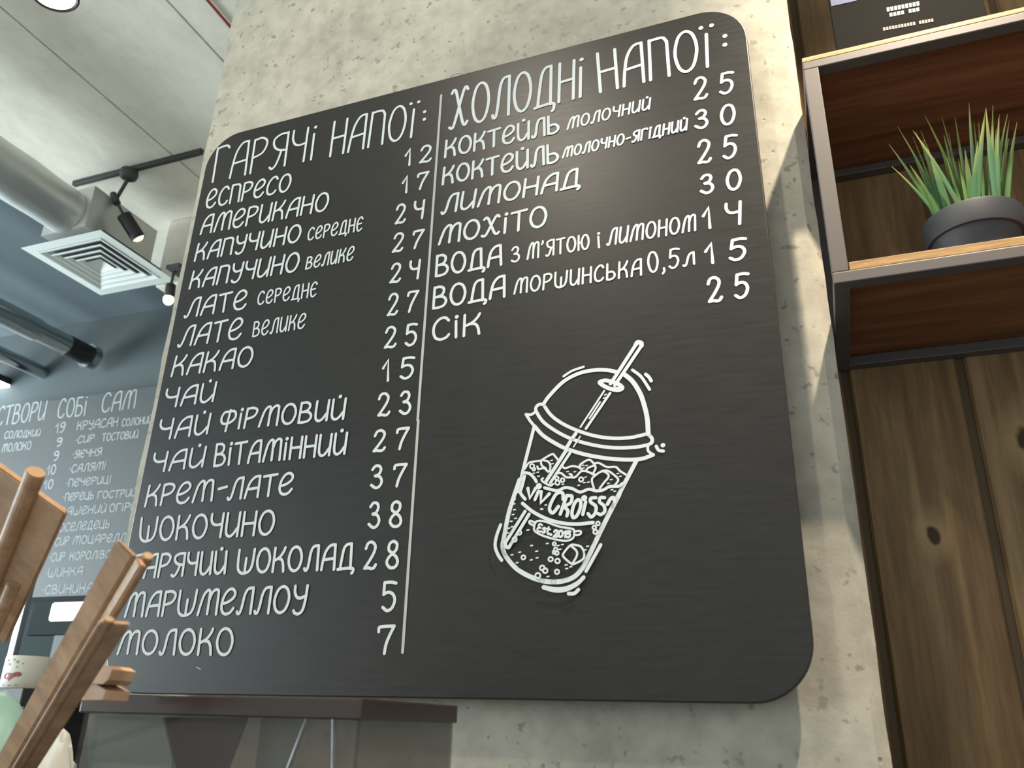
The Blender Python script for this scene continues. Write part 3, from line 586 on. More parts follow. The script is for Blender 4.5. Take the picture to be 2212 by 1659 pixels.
# ------------------------------------------------------------------ shelf on the plank wall
sh = thing('wall_shelf', E3(.35, YR, .508), 'dark metal framed shelf with wooden boards, fixed to the plank wall', 'shelf')
X0, X1 = .0460, .86; tw = .0192
zt_top, zt_wood, zt_bot = .9035*YF, .8950*YF, .881*YF
zl_top, zl_wood, zl_bot = .5594*YF, .5469*YF, .531*YF
def bar(a, b, nm='frame_bar'):
    bm = newbm(); box(bm, E3(*a), E3(*b), .0012); return obj(nm, bm, M['metal'], sh)
bar((X0, YF, zt_bot), (X1, YF+tw, zt_wood-.0005)); bar((X0, YF, zl_bot), (X1, YF+tw, zl_wood))
for x in (X0, X1-tw):
    bar((x, YF, zl_wood), (x+tw, YF+tw, zt_bot), 'frame_post'); bar((x, YR-tw, zl_wood), (x+tw, YR, zt_bot), 'frame_post')
    for zb, zw in ((zt_bot, zt_wood-.0005), (zl_bot, zl_wood)): bar((x, YF+tw, zb), (x+tw, YR-tw, zw))
bar((X0, YR-tw, zt_bot), (X1, YR, zt_wood-.0005)); bar((X0, YR-tw, zl_bot), (X1, YR, zl_wood))
def board(za, zb, xa, xb):
    bm = newbm(); box(bm, E3(xa, YF+.003, za), E3(xb, YR, zb), .0008); o = obj('shelf_board', bm, M['shelfwood'], sh)
    bm = newbm(); box(bm, E3(xa, YF+.0005, za+.0004), E3(xb, YF+.0035, zb-.0004), .0006); obj('edge_banding', bm, M['shelfedge'], o)
board(zt_wood, zt_top, X0, X1); board(zl_wood, zl_top, X0+tw+.001, X1-tw-.001)

# sign standing on the shelf
sg = thing('tabletop_sign', E3(.2, 1.08, zt_top), 'charcoal sign with small pale lettering standing on top of the wall shelf', 'sign')
ys = 1.06
pl, pr = at(1806, 100, ys), at(2131, 28, ys)
zb = zt_top+EYE.z
bm = newbm(); box(bm, (pl.x, ys, zb), (pr.x, ys+.006, zb+.30), .001); obj('sign_panel', bm, M['sign'], sg)
bm = newbm(); box(bm, (pl.x+.02, ys+.006, zb), (pr.x-.02, ys+.05, zb+.008)); obj('sign_foot', bm, M['black'], sg)
fs = onplane(ys)
def blocks(x0, y0, x1, y1, h, n, gaps, m, nm):
    P = Paint(ys)
    for k in range(n):
        if k in gaps: continue
        a, b = k/n, (k+.78)/n
        q = [(x0+(x1-x0)*a, y0+(y1-y0)*a), (x0+(x1-x0)*b, y0+(y1-y0)*b)]
        c4 = [fs(q[0]), fs(q[1]), fs((q[1][0]-1, q[1][1]-h)), fs((q[0][0]-1, q[0][1]-h))]
        P.bm.faces.new([P.V(v) for v in c4])
    P.done(nm, m, sg)
blocks(1916, 26, 1988, 12, 9, 9, (), M['mint'], 'printed_line'); blocks(1922, 37, 1988, 24, 8, 8, (4,), M['mint'], 'printed_line')
blocks(1908, 67, 2018, 47, 7, 17, (11,), M['pinkprint'], 'printed_line')
P = Paint(ys); P.bm.faces.new([P.V(fs(p)) for p in ((1796,14),(1850,2),(1846,-30),(1790,-18))]); P.done('blue_patch', M['blueprint'], sg)

# potted grass
pc = Vector((.2140*1.045, 1.045, zl_top+EYE.z)); R0 = .0565
pg = thing('potted_grass', pc, 'artificial green grass in a slate grey pot on the lower board of the wall shelf', 'plant')
bm = newbm(); lathe(bm, pc, [(0,0),(R0*.70,0),(R0*.74,.004),(R0*.92,.050),(R0*.93,.052)]); shade(obj('pot', bm, M['pot'], pg))
bm = newbm(); lathe(bm, pc, [(R0*.93,.050),(R0*.99,.0505),(R0*1.0,.053),(R0*1.03,.078),(R0*1.02,.081),(R0*.96,.081),(R0*.94,.062)]); shade(obj('pot_rim', bm, M['pot'], pg))
bm = newbm(); lathe(bm, pc, [(R0*.95,.070),(R0*.5,.074),(0,.076)]); obj('moss', bm, M['soil'], pg)
def blade(base, tip, w, bend, face):
    bm = newbm(); base = Vector(base); tip = Vector(tip); n = 7
    d = tip-base; s = d.cross(face).normalized(); rows = []
    for i in range(n+1):
        u = i/n; p = base+d*u+bend*(u*(1-u)*4*.25) 
        hw = w*.5*(1-u**2.2)*(.75+.5*u*(1-u)*2)+.0002
        rows.append([bm.verts.new(p-s*hw), bm.verts.new(p+face*hw*.35), bm.verts.new(p+s*hw)])
    for a, b in zip(rows, rows[1:]):
        bm.faces.new((a[0],a[1],b[1],b[0])); bm.faces.new((a[1],a[2],b[2],b[1]))
    o = obj('grass_blade', bm, M['grass'], pg); return shade(o, 80)
k5 = .21697; B5 = lambda x, y, yy: at(1900+x*k5, 200+y*k5, yy)
spec = [((530,1220),(300,720),42,1.00),((690,1130),(480,560),62,1.01),((820,1080),(330,375),36,1.0),((560,1000),(90,510),30,1.02),((900,1050),(850,560),60,1.02),
 ((930,1040),(890,100),40,1.03),((600,1100),(120,735),26,1.01),((640,900),(180,340),26,1.04),((860,900),(450,225),34,1.03),((930,1060),(1060,150),48,1.0),
 ((980,1040),(920,540),36,1.04),((1090,820),(1060,160),50,.995),((1060,1040),(1275,215),36,1.02),((1120,1040),(1290,280),34,1.05),((1200,1030),(1370,290),40,1.02),
 ((1010,1010),(1130,560),34,1.06),((800,1060),(640,420),44,1.05),((860,1040),(750,240),34,1.06),((700,1080),(540,640),44,1.06),((980,1030),(940,290),34,1.07),
 ((1180,1030),(1220,560),40,1.08),((760,1090),(690,400),36,1.08),((620,1130),(430,470),36,1.05),((900,1050),(980,480),44,1.0),((1080,1040),(1000,780),46,1.04),
 ((650,1120),(330,440),30,1.07),((1230,1030),(1330,640),36,1.05),((720,1090),(410,380),30,1.08),((850,1050),(620,240),26,1.07),((1140,1040),(1160,480),40,1.07),((1040,1040),(1085,400),40,1.08),((590,1160),(370,880),36,1.06)]
for (b, tp, w, yy) in spec:
    base = B5(*b, yy+.015); ctr = Vector((pc.x, pc.y, base.z))
    off = Vector((base.x-pc.x, base.y-pc.y, 0))
    if off.length > R0*.80: off *= R0*.80/off.length
    base = Vector((pc.x+off.x, pc.y+off.y, pc.z+.068))
    tip = B5(*tp, max(yy, .985)); tip.z = min(tip.z, zt_bot+EYE.z-.004)
    fat = 1.25
    lean = Vector(((tip.x-base.x)*.35, -.002, .25*abs(tip.x-base.x)))
    fc = (Vector((random.uniform(-.35,.35), -1, random.uniform(-.1,.3)))).normalized()
    blade(base, tip, w*k5/F*1.3, lean*-.5+Vector((0,0,.02)), fc)

for k in range(26):                                   # the denser heart of the tuft
    a_ = random.uniform(0, 2*math.pi); q_ = random.uniform(.1, .7)*R0
    base = pc+Vector((q_*math.cos(a_), q_*math.sin(a_), .068)); hh = random.uniform(.09, .17)
    tip = base+Vector((math.cos(a_)*q_*random.uniform(.4, 1.5), math.sin(a_)*q_*.6, hh))
    blade(base, tip, random.uniform(.004, .0065), Vector((0, 0, .02)), Vector((random.uniform(-.5, .5), -1, .1)).normalized())

# ------------------------------------------------------------------ ceiling fittings
def cyl(bm, a, b, r, n=28): return tube(bm, [a, b], r, n)
# big duct along the room, ending on the diffuser box
dx, dz, dr = -2.462, 1.70, .0865
du = thing('air_duct', E3(dx, .9, dz), 'thick grey galvanised air duct running along the ceiling to the square diffuser', 'duct')
bm = newbm(); pts = []; rs = []
ye = 1.137*1.585
for i in range(0, 24):
    y = -.6+i*(ye+.6)/23; pts.append(E3(dx, y, dz)); rs.append(dr+(.0035 if i % 3 == 0 else 0))
tube(bm, pts, rs, 36); shade(obj('duct_pipe', bm, M['galv'], du), 60)
for y in (.35, 1.25):
    bm = newbm(); box(bm, E3(dx-.012, y, dz+dr-.002), E3(dx+.012, y+.025, Zc)); obj('hanger_strap', bm, M['galv'], du)
# diffuser
zd = 1.585; q = [atz(*p, zd) for p in ((47,540),(210,495),(380,605),(222,638))]
xa, xb = -1.675*zd, -1.434*zd; ya, yb = 1.137*zd, 1.375*zd
df = thing('air_diffuser', E3((xa+xb)/2, (ya+yb)/2, zd), 'white square four-way air diffuser under the duct', 'diffuser')
bm = newbm(); box(bm, E3(xa+.085, ya+.001, zd+.037), E3(xb-.085, yb-.06, 1.795)); obj('plenum_box', bm, M['galv'], df)
def sqring(h0, z0, h1, z1, nm, m):
    bm = newbm(); cx, cy = (xa+xb)/2, (ya+yb)/2; T = .0015
    def loop(h, z): return [bm.verts.new(E3(cx+sx*h, cy+sy*h*(yb-ya)/(xb-xa), z)) for sx, sy in ((-1,-1),(1,-1),(1,1),(-1,1))]
    L = [loop(h0, z0), loop(h1, z1), loop(h1, z1+T), loop(h0, z0+T)]
    for i in range(4):
        a, b = L[i], L[(i+1)%4]
        for k in range(4): bm.faces.new((a[k], a[(k+1)%4], b[(k+1)%4], b[k]))
    return obj(nm, bm, m, df)
hw = (xb-xa)/2
sqring(hw, zd, hw*.80, zd-.001, 'flange', M['white'])
for i, h in enumerate((.80, .64, .48, .33)):
    sqring(hw*(h-.02), zd-.004, hw*(h-.11), zd+.004, 'vane', M['white'])
    sqring(hw*(h-.01), zd-.003, hw*(h-.045), zd-.003, 'vane_lip', M['white'])
bm = newbm(); cx, cy = (xa+xb)/2, (ya+yb)/2
tipv = bm.verts.new(E3(cx, cy, zd+.024)); bs = [bm.verts.new(E3(cx+sx*hw*.20, cy+sy*hw*.20, zd-.003)) for sx, sy in ((-1,-1),(1,-1),(1,1),(-1,1))]
for k in range(4): bm.faces.new((bs[k], bs[(k+1)%4], tipv))
obj('centre_cone', bm, M['white'], df)
bm = newbm(); box(bm, E3(xa+.04, ya+.04, zd+.034), E3(xb-.04, yb-.04, zd+.036)); obj('slot_shade_plate', bm, M['black'], df)  # black sheet, paints the shade seen through the vane slots
# far ducts
def duct(name, px_end, ratio, z, r, y0, label, m, fit=True):
    x = ratio*z; pe = atz(*px_end, z); t_ = thing(name, E3(x, y0, z), label, 'duct', 'thin ducts in the dark ceiling area')
    bm = newbm(); cyl(bm, E3(x, y0, z), E3(x, pe.y, z), r); shade(obj('duct_pipe', bm, m, t_), 60)
    if fit:
        bm = newbm(); cyl(bm, E3(x, pe.y+.004, z), E3(x, pe.y+.17, z), r*.9); shade(obj('duct_coupling', bm, m, t_), 60)
        bm = newbm(); cyl(bm, E3(x, pe.y+.17, z), E3(x, pe.y+.30, z), r*.94); shade(obj('rubber_sleeve', bm, M['black'], t_), 60)
        bm = newbm(); cyl(bm, E3(x, pe.y+.30, z), E3(x, pe.y+.34, z), r*1.12); shade(obj('end_flange', bm, m, t_), 60)
    bm = newbm(); box(bm, E3(x-.01, y0+.8, z+r-.003), E3(x+.01, y0+.82, Zc+.03)); obj('hanger_strap', bm, M['galv'], t_)
    return t_
duct('thin_duct', (80, 712), -2.015, 1.66, .056, -.4, 'shiny thin duct with a black rubber sleeve, left under the diffuser', M['shiny'])
duct('thin_duct', (118, 826), -2.262, 1.66, .036, -.4, 'slimmest shiny pipe, lowest of the ducts above the far menu board', M['shiny'], False)
# linear LED light, far left
x, z = -2.50*1.62, 1.62; pe = atz(33, 864, z)
ll = thing('linear_light', E3(x, 1.0, z), 'bright white linear lamp ending above the far menu board at the left edge', 'lamp')
bm = newbm(); box(bm, E3(x-.07, .6, z), E3(x+.07, pe.y, z+.035)); obj('lamp_housing', bm, M['black'], ll)
bm = newbm(); box(bm, E3(x-.066, .6, z-.012), E3(x+.066, pe.y-.003, z)); obj('diffuser_strip', bm, M['led'], ll)
for y in (.9, 2.1):
    bm = newbm(); tube(bm, [E3(x, y, z+.035), E3(x, y, Zc+.03)], .004, 8); obj('hanger_rod', bm, M['black'], ll)
# small boxes fixed in the dark area
for (p, sx, sy, lab) in (((228,785), .055, .075, 'small grey square box on the dark ceiling, right one of two'), ((182,824), .085, .06, 'small grey box on the dark ceiling just above the far menu board')):
    c0 = atz(*p, 1.80); bm = newbm(); box(bm, (c0.x-sx, c0.y-sy, 1.80+EYE.z), (c0.x+sx, c0.y+sy, Zc+.03+EYE.z), .004)
    tag(obj('junction_box', bm, M['card']), lab, 'box')
# red cable on the slab
bm = newbm(); tube(bm, [E3(-.7785*1.893, -1.2, 1.893), E3(-.7785*1.893, 1.0, 1.893), E3(-.781*1.893, 2.1, 1.893)], .0045, 8)
tag(obj('red_cable', bm, M['red']), 'thin red cable running along the concrete ceiling beside the pillar top', 'cable')
# track with two heads
zt = Zc-.012; a, b = atz(157, 397, zt), atz(438, 330, zt)
tr = thing('lamp_track', (a.x, a.y, zt+EYE.z), 'dark track rail below the ceiling left of the pillar', 'track')
yt = (a.y+b.y)/2
bm = newbm(); box(bm, (a.x, yt-.009, zt+EYE.z-.008), (b.x, yt+.009, zt+EYE.z+.012), .002); obj('rail', bm, M['knob'], tr)
def head(name, top, tip, r, L, label, group, beam=None, mount=None, em='lampglass', arm=True):
    top = Vector(top); tip = Vector(tip); d = (tip-top).normalized()
    h = thing(name, top, label, 'spotlight', group)
    bm = newbm(); lathe(bm, tip, [(r*.80,-.004),(r*.92,0),(r,-.002),(r,-L),(r*.9,-L-.003),(0,-L-.003)], 32, d); shade(obj('lamp_body', bm, M['black'], h))
    bm = newbm(); lathe(bm, tip, [(0,.006),(r*.5,.005),(r*.86,-.003)], 32, d); shade(obj('lamp_lens', bm, M[em], h))
    if mount is not None:
        back = tip-d*(L+.002); bm = newbm(); tube(bm, [back, back.lerp(Vector(mount), .45), mount], .0055, 8); obj('lamp_arm', bm, M['knob'], h)
    if beam: adopt(beam, h)
    return h
kn = atz(265, 362, zt-.012)
h_top = atz(268, 466, zt-.175); h_tip = atz(300, 516, zt-.25)
jt = atz(250, 432, zt-.10)
hd = head('track_spotlight', h_top, h_tip, .026, (h_tip-h_top).length, 'black cylinder spotlight with a warm glow hanging from the rail above the diffuser', 'ceiling spotlights', mount=jt)
bm = newbm(); lathe(bm, Vector((kn.x, yt, zt+EYE.z-.008)), [(0,-.036),(.018,-.034),(.029,-.026),(.033,-.012),(.031,0.004),(0,0.004)], 28); shade(obj('rail_adapter', bm, M['knob'], hd))
bm = newbm(); tube(bm, [(kn.x, yt, zt+EYE.z-.042), jt], .007, 8); tube(bm, [jt+Vector((-.02, 0, .03)), jt+Vector((.012, 0, -.018))], .013, 10); obj('swivel_arm', bm, M['knob'], hd)
lamp_small = lamp('spot_beam', 'SPOT', h_tip+Vector((.02, 0, -.02)), E3(-1.2, 2.2, .6), 25, WARM, spot_size=math.radians(100), spot_blend=.6, shadow_soft_size=.02); adopt(lamp_small, hd)
# second head behind, at the pillar edge
t2, p2 = at(371, 606, 2.12), at(366, 640, 2.12)
bm = newbm()
h2_ = head('track_spotlight', t2, p2+Vector((0, 0, -.005)), .019, .052, 'small black spotlight at the edge of the menu board, lower one of the two', 'ceiling spotlights', mount=Vector((t2.x, 2.12, 1.59+EYE.z)))
bm = newbm(); bmesh.ops.create_uvsphere(bm, u_segments=20, v_segments=12, radius=.019, matrix=Matrix.Translation(p2+Vector((-.001, 0, -.014)))@Matrix.Diagonal((1.05,1.05,1.2,1))); shade(obj('glowing_bulb', bm, M['lampglass'], h2_), 80)
bm = newbm(); box(bm, E3(t2.x-.012-0, 2.09, 1.585)-Vector((0,0,0)), E3(t2.x+.05, 2.20, 1.60)); obj('wall_mount', bm, M['knob'], h2_)
# big spotlight at the top left corner
tp = atz(117, -8, 1.60); dirn = Vector((.10, .12, -1)).normalized()
spot_b = lamp('spot_beam', 'SPOT', tp+dirn*.03, E3(-.55, .5, .05), 25, (1, .80, .55), spot_size=math.radians(50), spot_blend=.8, shadow_soft_size=.04)
head('track_spotlight', tp-dirn*.10, tp, .055, .13, 'large bright warm spotlight at the top left corner, nearest to the view', 'ceiling spotlights', beam=spot_b, mount=Vector((tp.x-.03, tp.y-.03, Zc+EYE.z)))
# the two lamps that light the board (out of view)
head('track_spotlight', R_POS+Vector((.03, 0, .10)), R_POS+(R_POS-R_AIM).normalized()*.03, .04, .10, 'spotlight above the wall shelf, over the top of the view', 'ceiling spotlights', beam=spot_r, mount=Vector((R_POS.x+.05, R_POS.y-.05, Zc+EYE.z)))
head('track_spotlight', M_POS+Vector((-.03, 0, .10)), M_POS+(M_POS-M_AIM).normalized()*.03, .035, .09, 'spotlight in front of the menu board, over the top of the view', 'ceiling spotlights', beam=spot_m, mount=Vector((M_POS.x-.03, M_POS.y-.05, Zc+EYE.z)))

head('track_spotlight', C_POS+Vector((.03, 0, .10)), C_POS+(C_POS-C_AIM).normalized()*.03, .035, .09, 'added unseen spotlight that warms the wooden rack, over the top of the view', 'ceiling spotlights', beam=rack_fill, mount=Vector((C_POS.x+.03, C_POS.y-.05, Zc+EYE.z)))

# ------------------------------------------------------------------ far menu board
Y2 = 2.80; x0, x1 = -4.02, -2.80
fb = thing('far_menu_board', E3((x0+x1)/2, Y2, .483), 'grey-black menu board with a fillings list on the far wall, left behind the pillar', 'menu board')
slab_board('panel', M['board2'], fb, x0, x1, .4835, 1.462, .05, Y2, .02)
bm = newbm(); box(bm, E3(x0+.1, Y2+.02, .7), E3(x1-.1, 2.86, 1.2)); obj('mounting_batten', bm, M['gapwood'], fb)
cg = onplane(Y2, (0, 820), .15675); chh = onplane(Y2, (40, 1050), .18083)
FB = [[(cg, 'СТВОРИ', (-60,640), (605,550), (-5,375), (655,295))], [(cg, 'СОБІ', (790,530), (1175,490), (830,270), (1210,238))], [(cg, 'САМ', (1400,452), (1850,390), (1430,190), (1890,140))]]
for it in FB: entry('heading', it, .0072, plane=Y2, parent=fb, m=M['chalk2'])
IT = [(cg, 'СОЛОДКИЙ', (60,815), (550,772), (80,715), (570,690)), (cg, 'МОЛОКО', (25,1000), (420,960), (42,890), (440,850)),
 (cg, 'КРУАСАН', (1060,695), (1620,640), (1080,580), (1632,520)), (cg, 'СОЛОНИЙ', (1680,645), (2090,598), (1690,545), (2100,505)),
 (cg, '•СИР', (1035,885), (1290,850), (1050,785), (1310,755)), (cg, 'ТОСТОВИЙ', (1405,850), (1895,800), (1420,745), (1915,705)),
 (cg, '•ЯЄЧНЯ', (995,1085), (1390,1040), (1012,985), (1410,940)), (cg, '•САЛЯМІ', (950,1285), (1450,1235), (968,1180), (1470,1130)),
 (cg, '•ПЕЧЕРИЦІ', (910,1480), (1520,1425), (928,1375), (1540,1325)),
 (chh, '•ПЕРЕЦЬ', (530,180), (895,150), (545,90), (908,62)), (chh, 'ГОСТРИЙ', (945,150), (1400,120), (960,65), (1415,35)),
 (chh, 'КВАШЕНИЙ', (420,360), (1040,315), (440,265), (1060,220)), (chh, 'ОГІРОК', (1085,310), (1480,280), (1100,215), (1495,190)),
 (chh, 'ОСЕЛЕДЕЦЬ', (485,545), (1085,495), (505,445), (1100,400)), (chh, '•СИР', (410,720), (600,695), (425,625), (615,605)), (chh, 'МОЦАРЕЛЛА', (650,695), (1350,650), (665,600), (1370,560)),
 (chh, '•СИР', (365,905), (550,885), (380,808), (565,790)), (chh, 'КОРОЛІВСЬКИЙ', (610,885), (1350,840), (625,795), (1370,750)),
 (chh, '•ШИНКА', (320,1090), (760,1060), (335,990), (775,962)), (chh, '•СВИНИНА', (285,1290), (880,1265), (300,1190), (895,1160))]
for it in IT: entry('menu_item', [it], .0048, plane=Y2, parent=fb, m=M['chalk2'])
for it in [(cg, '19', (765,735), (880,722), (780,602), (908,588)), (cg, '9', (782,920), (845,912), (795,808), (862,800)), (cg, '9', (740,1118), (800,1108), (755,990), (818,985)), (cg, '10', (645,1310), (760,1298), (665,1182), (780,1172)), (cg, '10', (605,1510), (722,1498), (622,1388), (742,1378))]:
    entry('price', [it], .0062, gap=.2, plane=Y2, parent=fb, m=M['chalk2'])

# ------------------------------------------------------------------ things behind, lower left
bc = thing('back_counter', E3(-2.6, 2.0, -1.35), 'dark counter under the far menu board, behind the wooden rack', 'counter')
zc0 = .036*1.72; xr = -1.163*1.72
bm = newbm(); box(bm, E3(-3.9, 1.70, zc0-.045), E3(xr, 2.74, zc0), .003); obj('counter_top', bm, M['counter'], bc)
bm = newbm(); box(bm, E3(-3.86, 1.74, -1.35), E3(xr-.03, 2.70, zc0-.045)); obj('counter_body', bm, M['black'], bc)
bm = newbm(); box(bm, E3(-5.2, 2.84, -1.35), E3(xr, 2.86, .478)); tag(obj('trim_2', bm, M['darkback']), 'added dark teal sheet that keeps the far wall dim below the far menu board', 'panel', kind='structure')  # added dark sheet so the wall below the far board reads dim
# glowing screen
yS = 2.35; a, b = at(105, 1342, yS), at(215, 1299, yS)
sc = thing('display_screen', (a.x, yS, zc0+EYE.z), 'small bright white screen in a dark housing below the far menu board', 'screen')
bm = newbm(); box(bm, (a.x-.10, yS, a.z-.05), (b.x+.06, yS+.03, b.z+.008), .004); obj('screen_housing', bm, M['darkback'], sc)
bm = newbm(); prism(bm, [Vector((x, yS-.0015, z)) for x, z in [(p[0], p[1]) for p in rounded(a.x, b.x, a.z, b.z, .012, 6)]], Vector((0, .0012, 0))); obj('screen_glass', bm, M['screen'], sc)
bm = newbm(); box(bm, (a.x+.04, yS+.005, zc0+EYE.z+.006), (a.x+.10, yS+.025, a.z-.045)); box(bm, (a.x-.03, yS-.06, zc0+EYE.z), (a.x+.17, yS+.08, zc0+EYE.z+.008)); obj('screen_stand', bm, M['black'], sc)
# patterned tin
yT = 1.80; zt0 = zc0+EYE.z
l, r_ = at(18, 1480, yT), at(88, 1480, yT); rad = (r_.x-l.x)/2; tc = Vector(((l.x+r_.x)/2, yT+rad*.0, zt0)); th = at(50, 1415, yT-rad).z-zt0
tn = thing('patterned_tin', tc, 'cream round tin printed with a red pig and grey-green leaves on the back counter', 'tin')
bm = newbm(); lathe(bm, tc, [(0,0),(rad*.97,0),(rad,.003),(rad,th-.004),(rad*.96,th),(0,th+.001)], 40); shade(obj('tin_body', bm, M['tin'], tn))
def onTin(ang, z): return tc+Vector((math.sin(ang)*(rad+.0008), -math.cos(ang)*(rad+.0008), z))
def decal(poly, m, nm):
    bm = newbm(); bm.faces.new([bm.verts.new(onTin(a_, z_)) for a_, z_ in poly]); obj(nm, bm, m, tn)
def ell(ca_, cz_, ra, rz, n=14): return [(ca_+ra*math.cos(2*math.pi*k/n), cz_+rz*math.sin(2*math.pi*k/n)) for k in range(n)]
A0 = math.atan2(tc.x, -tc.y)*0 + .55*-1+.62
decal(ell(A0+.02, th*.36, .30, th*.10), M['pig'], 'pig_print'); decal(ell(A0+.40, th*.42, .20, th*.075), M['pig'], 'pig_print'); decal([(A0+.02, th*.30), (A0+.18, th*.30), (A0+.10, th*.19)], M['pig'], 'pig_print')
for a_, z_, s_ in ((-.25,.84,.10),(-.10,.72,.09),(.12,.86,.07),(.30,.80,.09),(.32,.64,.06),(-.40,.78,.06),(-.2,.10,.06),(.15,.08,.07),(.45,.10,.06),(.55,.75,.06),(-.45,.2,.05)): decal(ell(A0+a_, th*z_, s_*.8, th*s_*.5, 6), M['leafprint'], 'leaf_print')
# steel post at the left edge
pa, pb = at(14, 1420, 1.95), at(26, 1420, 1.95)
bm = newbm(); box(bm, (pa.x, 1.95, zt0), (pb.x, 1.97, zt0+.36), .002); tag(obj('steel_post', bm, M['steel']), 'thin upright steel post behind the cream tin', 'post')

# front counter (below the view) and what stands on it
ZK = -.25
fc = thing('front_counter', E3(-.8, .7, -1.35), 'serving counter below the menu board, carrying rack and smoked box', 'counter')
bm = newbm(); box(bm, E3(-1.75, .28, ZK-.04), E3(.9, 1.04, ZK), .003); obj('counter_top', bm, M['counter'], fc)
bm = newbm(); box(bm, E3(-1.70, .45, -1.35), E3(.85, 1.0, ZK-.04)); obj('counter_body', bm, M['gapwood'], fc)
# mint bag and white tissue
def crumple(name, c, rx, ry, rz, m, label, cat, seed, amp):
    bm = newbm(); bmesh.ops.create_icosphere(bm, subdivisions=4, radius=1)
    for v in bm.verts:
        n_ = v.co.copy(); k = 1+amp*noise.noise(n_*1.7+Vector((seed, 0, 0)))+amp*.6*abs(noise.noise(n_*4.2+Vector((seed, 5, 0))))
        v.co = Vector((n_.x*rx*k, n_.y*ry*k, max(n_.z*k, -1)*rz))
    lo = min(v.co.z for v in bm.verts)
    for v in bm.verts: v.co += Vector((c[0], c[1], c[2]-lo))
    return tag(shade(obj(name, bm, m), 60), label, cat)
cbg = at(5, 1560, .93); top_z = at(10, 1497, .93).z
crumple('plastic_bag', (cbg.x-.03, .93, EYE.z+ZK), .075, .06, (top_z-EYE.z-ZK)/2.05, M['bag'], 'pale mint crumpled plastic bag standing on the front counter at the left edge', 'bag', 3, .16)
cbg = at(135, 1600, .95); top_z = at(140, 1565, .95).z
crumple('paper_tissue', (cbg.x+.0, .95, EYE.z+ZK), .030, .03, (top_z-EYE.z-ZK)/2.1, M['paper'], 'white crumpled tissue between the wooden rack and the smoked box', 'tissue', 9, .25)

# smoked acrylic box
yB = .60
p0, p1 = at(178, 1500, yB), at(782, 1511, yB)
bx0, bx1, bzt = p0.x, p1.x, (p0.z+p1.z)/2+.0008
DB = yB*(ray(782, 1511).x/ray(782, 1511).y)/(ray(990, 1515).x/ray(990, 1515).y)-yB
lidh = bzt-at(580, 1550, yB).z
ab = thing('acrylic_box', ((bx0+bx1)/2, yB, EYE.z+ZK), 'dark smoked acrylic box with a lid, at the bottom below the menu board', 'box')
bm = newbm(); box(bm, (bx0, yB, bzt-lidh), (bx1, yB+DB, bzt), .0012); obj('lid', bm, M['lid'], ab)
bm = newbm(); T = .003; i0, i1, j0, j1, k0, k1 = bx0+.004, bx1-.003, yB+.003, yB+DB-.003, EYE.z+ZK, bzt-lidh
box(bm, (i0, j0, k0), (i1, j0+T, k1)); obj('front_pane', bm, M['acrylic'], ab)
bm = newbm(); box(bm, (i0, j1-T, k0), (i1, j1, k1)); obj('back_pane', bm, M['acrylic'], ab)
for xx in (i0, i1-T):
    bm = newbm(); box(bm, (xx, j0+T, k0), (xx+T, j1-T, k1)); obj('side_pane', bm, M['acrylic'], ab)
bm = newbm(); box(bm, (i0+T, j0+T, k0), (i1-T, j1-T, k0+T)); obj('base_pane', bm, M['lid'], ab)
# cards and rods standing inside
def card(poly, yy, m, label, th_=.002, name='card_sheet'):
    pts = [at(px, py, yy) for px, py in poly]; zmin = k0+T
    out = []
    for p in pts:
        q_ = p.copy(); out.append(q_)
    bm = newbm(); prism(bm, out, Vector((0, th_, 0)))
    return tag(obj(name, bm, m), label, 'card')
card([(192,1545),(352,1549),(372,1640),(368,1700),(352,2050),(172,2050)], yB+.02, M['card'], 'pale grey-green card standing left inside the smoked box')
card([(356,1549),(534,1550),(478,1700),(470,2050),(372,2050),(380,1660)], yB+.045, M['card2'], 'dark grey card standing beside the pale card inside the smoked box')
card([(566,1547),(668,1548),(600,1700),(590,2050),(525,2050),(545,1700)], yB+.06, M['card'], 'grey card leaning in the middle of the smoked box')
bm = newbm(); tube(bm, [at(664, 1552, yB+.03), at(600, 1720, yB+.03), at(560, 2040, yB+.03)], .0018, 8); tag(obj('clear_rod', bm, M['steel']), 'thin bright slanted rod inside the smoked box', 'rod')
bm = newbm(); tube(bm, [at(722, 1552, yB+.05), at(716, 2040, yB+.05)], .0022, 8); tag(obj('clear_rod', bm, M['steel']), 'thin bright upright rod right inside the smoked box', 'rod')

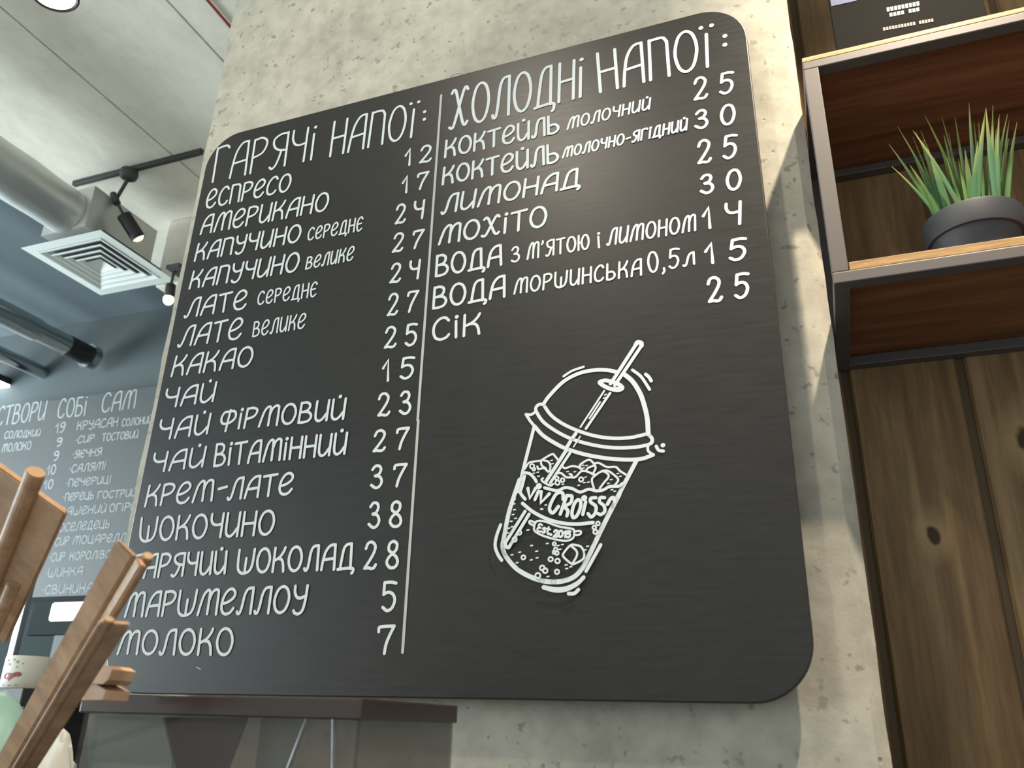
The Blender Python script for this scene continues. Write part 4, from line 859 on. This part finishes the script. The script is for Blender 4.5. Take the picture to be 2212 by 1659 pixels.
# wooden rack close to the camera, lower left
UV = ray(-594, 2709).normalized()                       # slats run down and away
rk = thing('wooden_rack', E3(-.8, .65, ZK), 'brown wooden rack of profiled uprights, close at the lower left', 'rack')
def endplane(T0):
    def f(px, py):
        r = ray(px, py); return EYE + r*((T0-EYE).dot(UV)/r.dot(UV))
    return f
def upright(pts_px, T0, length, nm, parent=None, lab=None, push=0):
    f = endplane(T0); pts = [f(*p)+UV*push for p in pts_px]
    bm = newbm(); prism(bm, pts, UV*length)
    es = [e for e in bm.edges]
    bmesh.ops.bevel(bm, geom=es, offset=.0011, segments=2, affect='EDGES')
    o = obj(nm, bm, M['kraft'], parent or rk); shade(o, 50)
    if lab: o['label'] = lab
    return o
def roundish(cx, cy, rx, ry, n=14, rot=0):
    return [(cx+rx*math.cos(2*math.pi*k/n)*math.cos(rot)-ry*math.sin(2*math.pi*k/n)*math.sin(rot), cy+rx*math.cos(2*math.pi*k/n)*math.sin(rot)+ry*math.sin(2*math.pi*k/n)*math.cos(rot)) for k in range(n)]
T1 = at(88, 1058, .50); T2 = at(265, 1167, .46); T3 = at(262, 1345, .452)
upright([(-120,912),(150,1103),(139,1111),(-131,920)], T1, .26, 'side_panel')
upright(roundish(61,1061,23,13,16,.25), T1, .34, 'dowel', push=-.030)
upright(roundish(30,1262,17,9,14,.2), T1+UV*.12, .16, 'dowel')
upright([(249,1166),(265,1167),(301,1203),(286,1203)], T2, .62, 'side_panel')
upright(roundish(320,1200,13,10,14,.3), T2, .62, 'dowel')
upright([(292,1203),(306,1206),(318,1224),(302,1224)], T2, .62, 'slat')
upright([(215,1338),(283,1342),(279,1352),(211,1348)], T3, .56, 'slat')
upright(roundish(236,1337,14,9,14,.2), T3-Vector((0, .008, 0)), .56, 'dowel')
for poly, yy in (([(165,1442),(228,1437),(242,1446),(233,1468),(222,1478),(160,1474)], .53), ([(160,1474),(206,1477),(229,1491),(221,1512),(150,1512)], .535)):
    bm = newbm(); prism(bm, [at(*p, yy) for p in poly], Vector((-.004, .03, 0))); obj('cross_slat', bm, M['kraft'], rk)
bm = newbm(); box(bm, E3(-1.03, .68, ZK), E3(-.80, .86, -.115), .004); obj('base_block', bm, M['kraft'], rk)
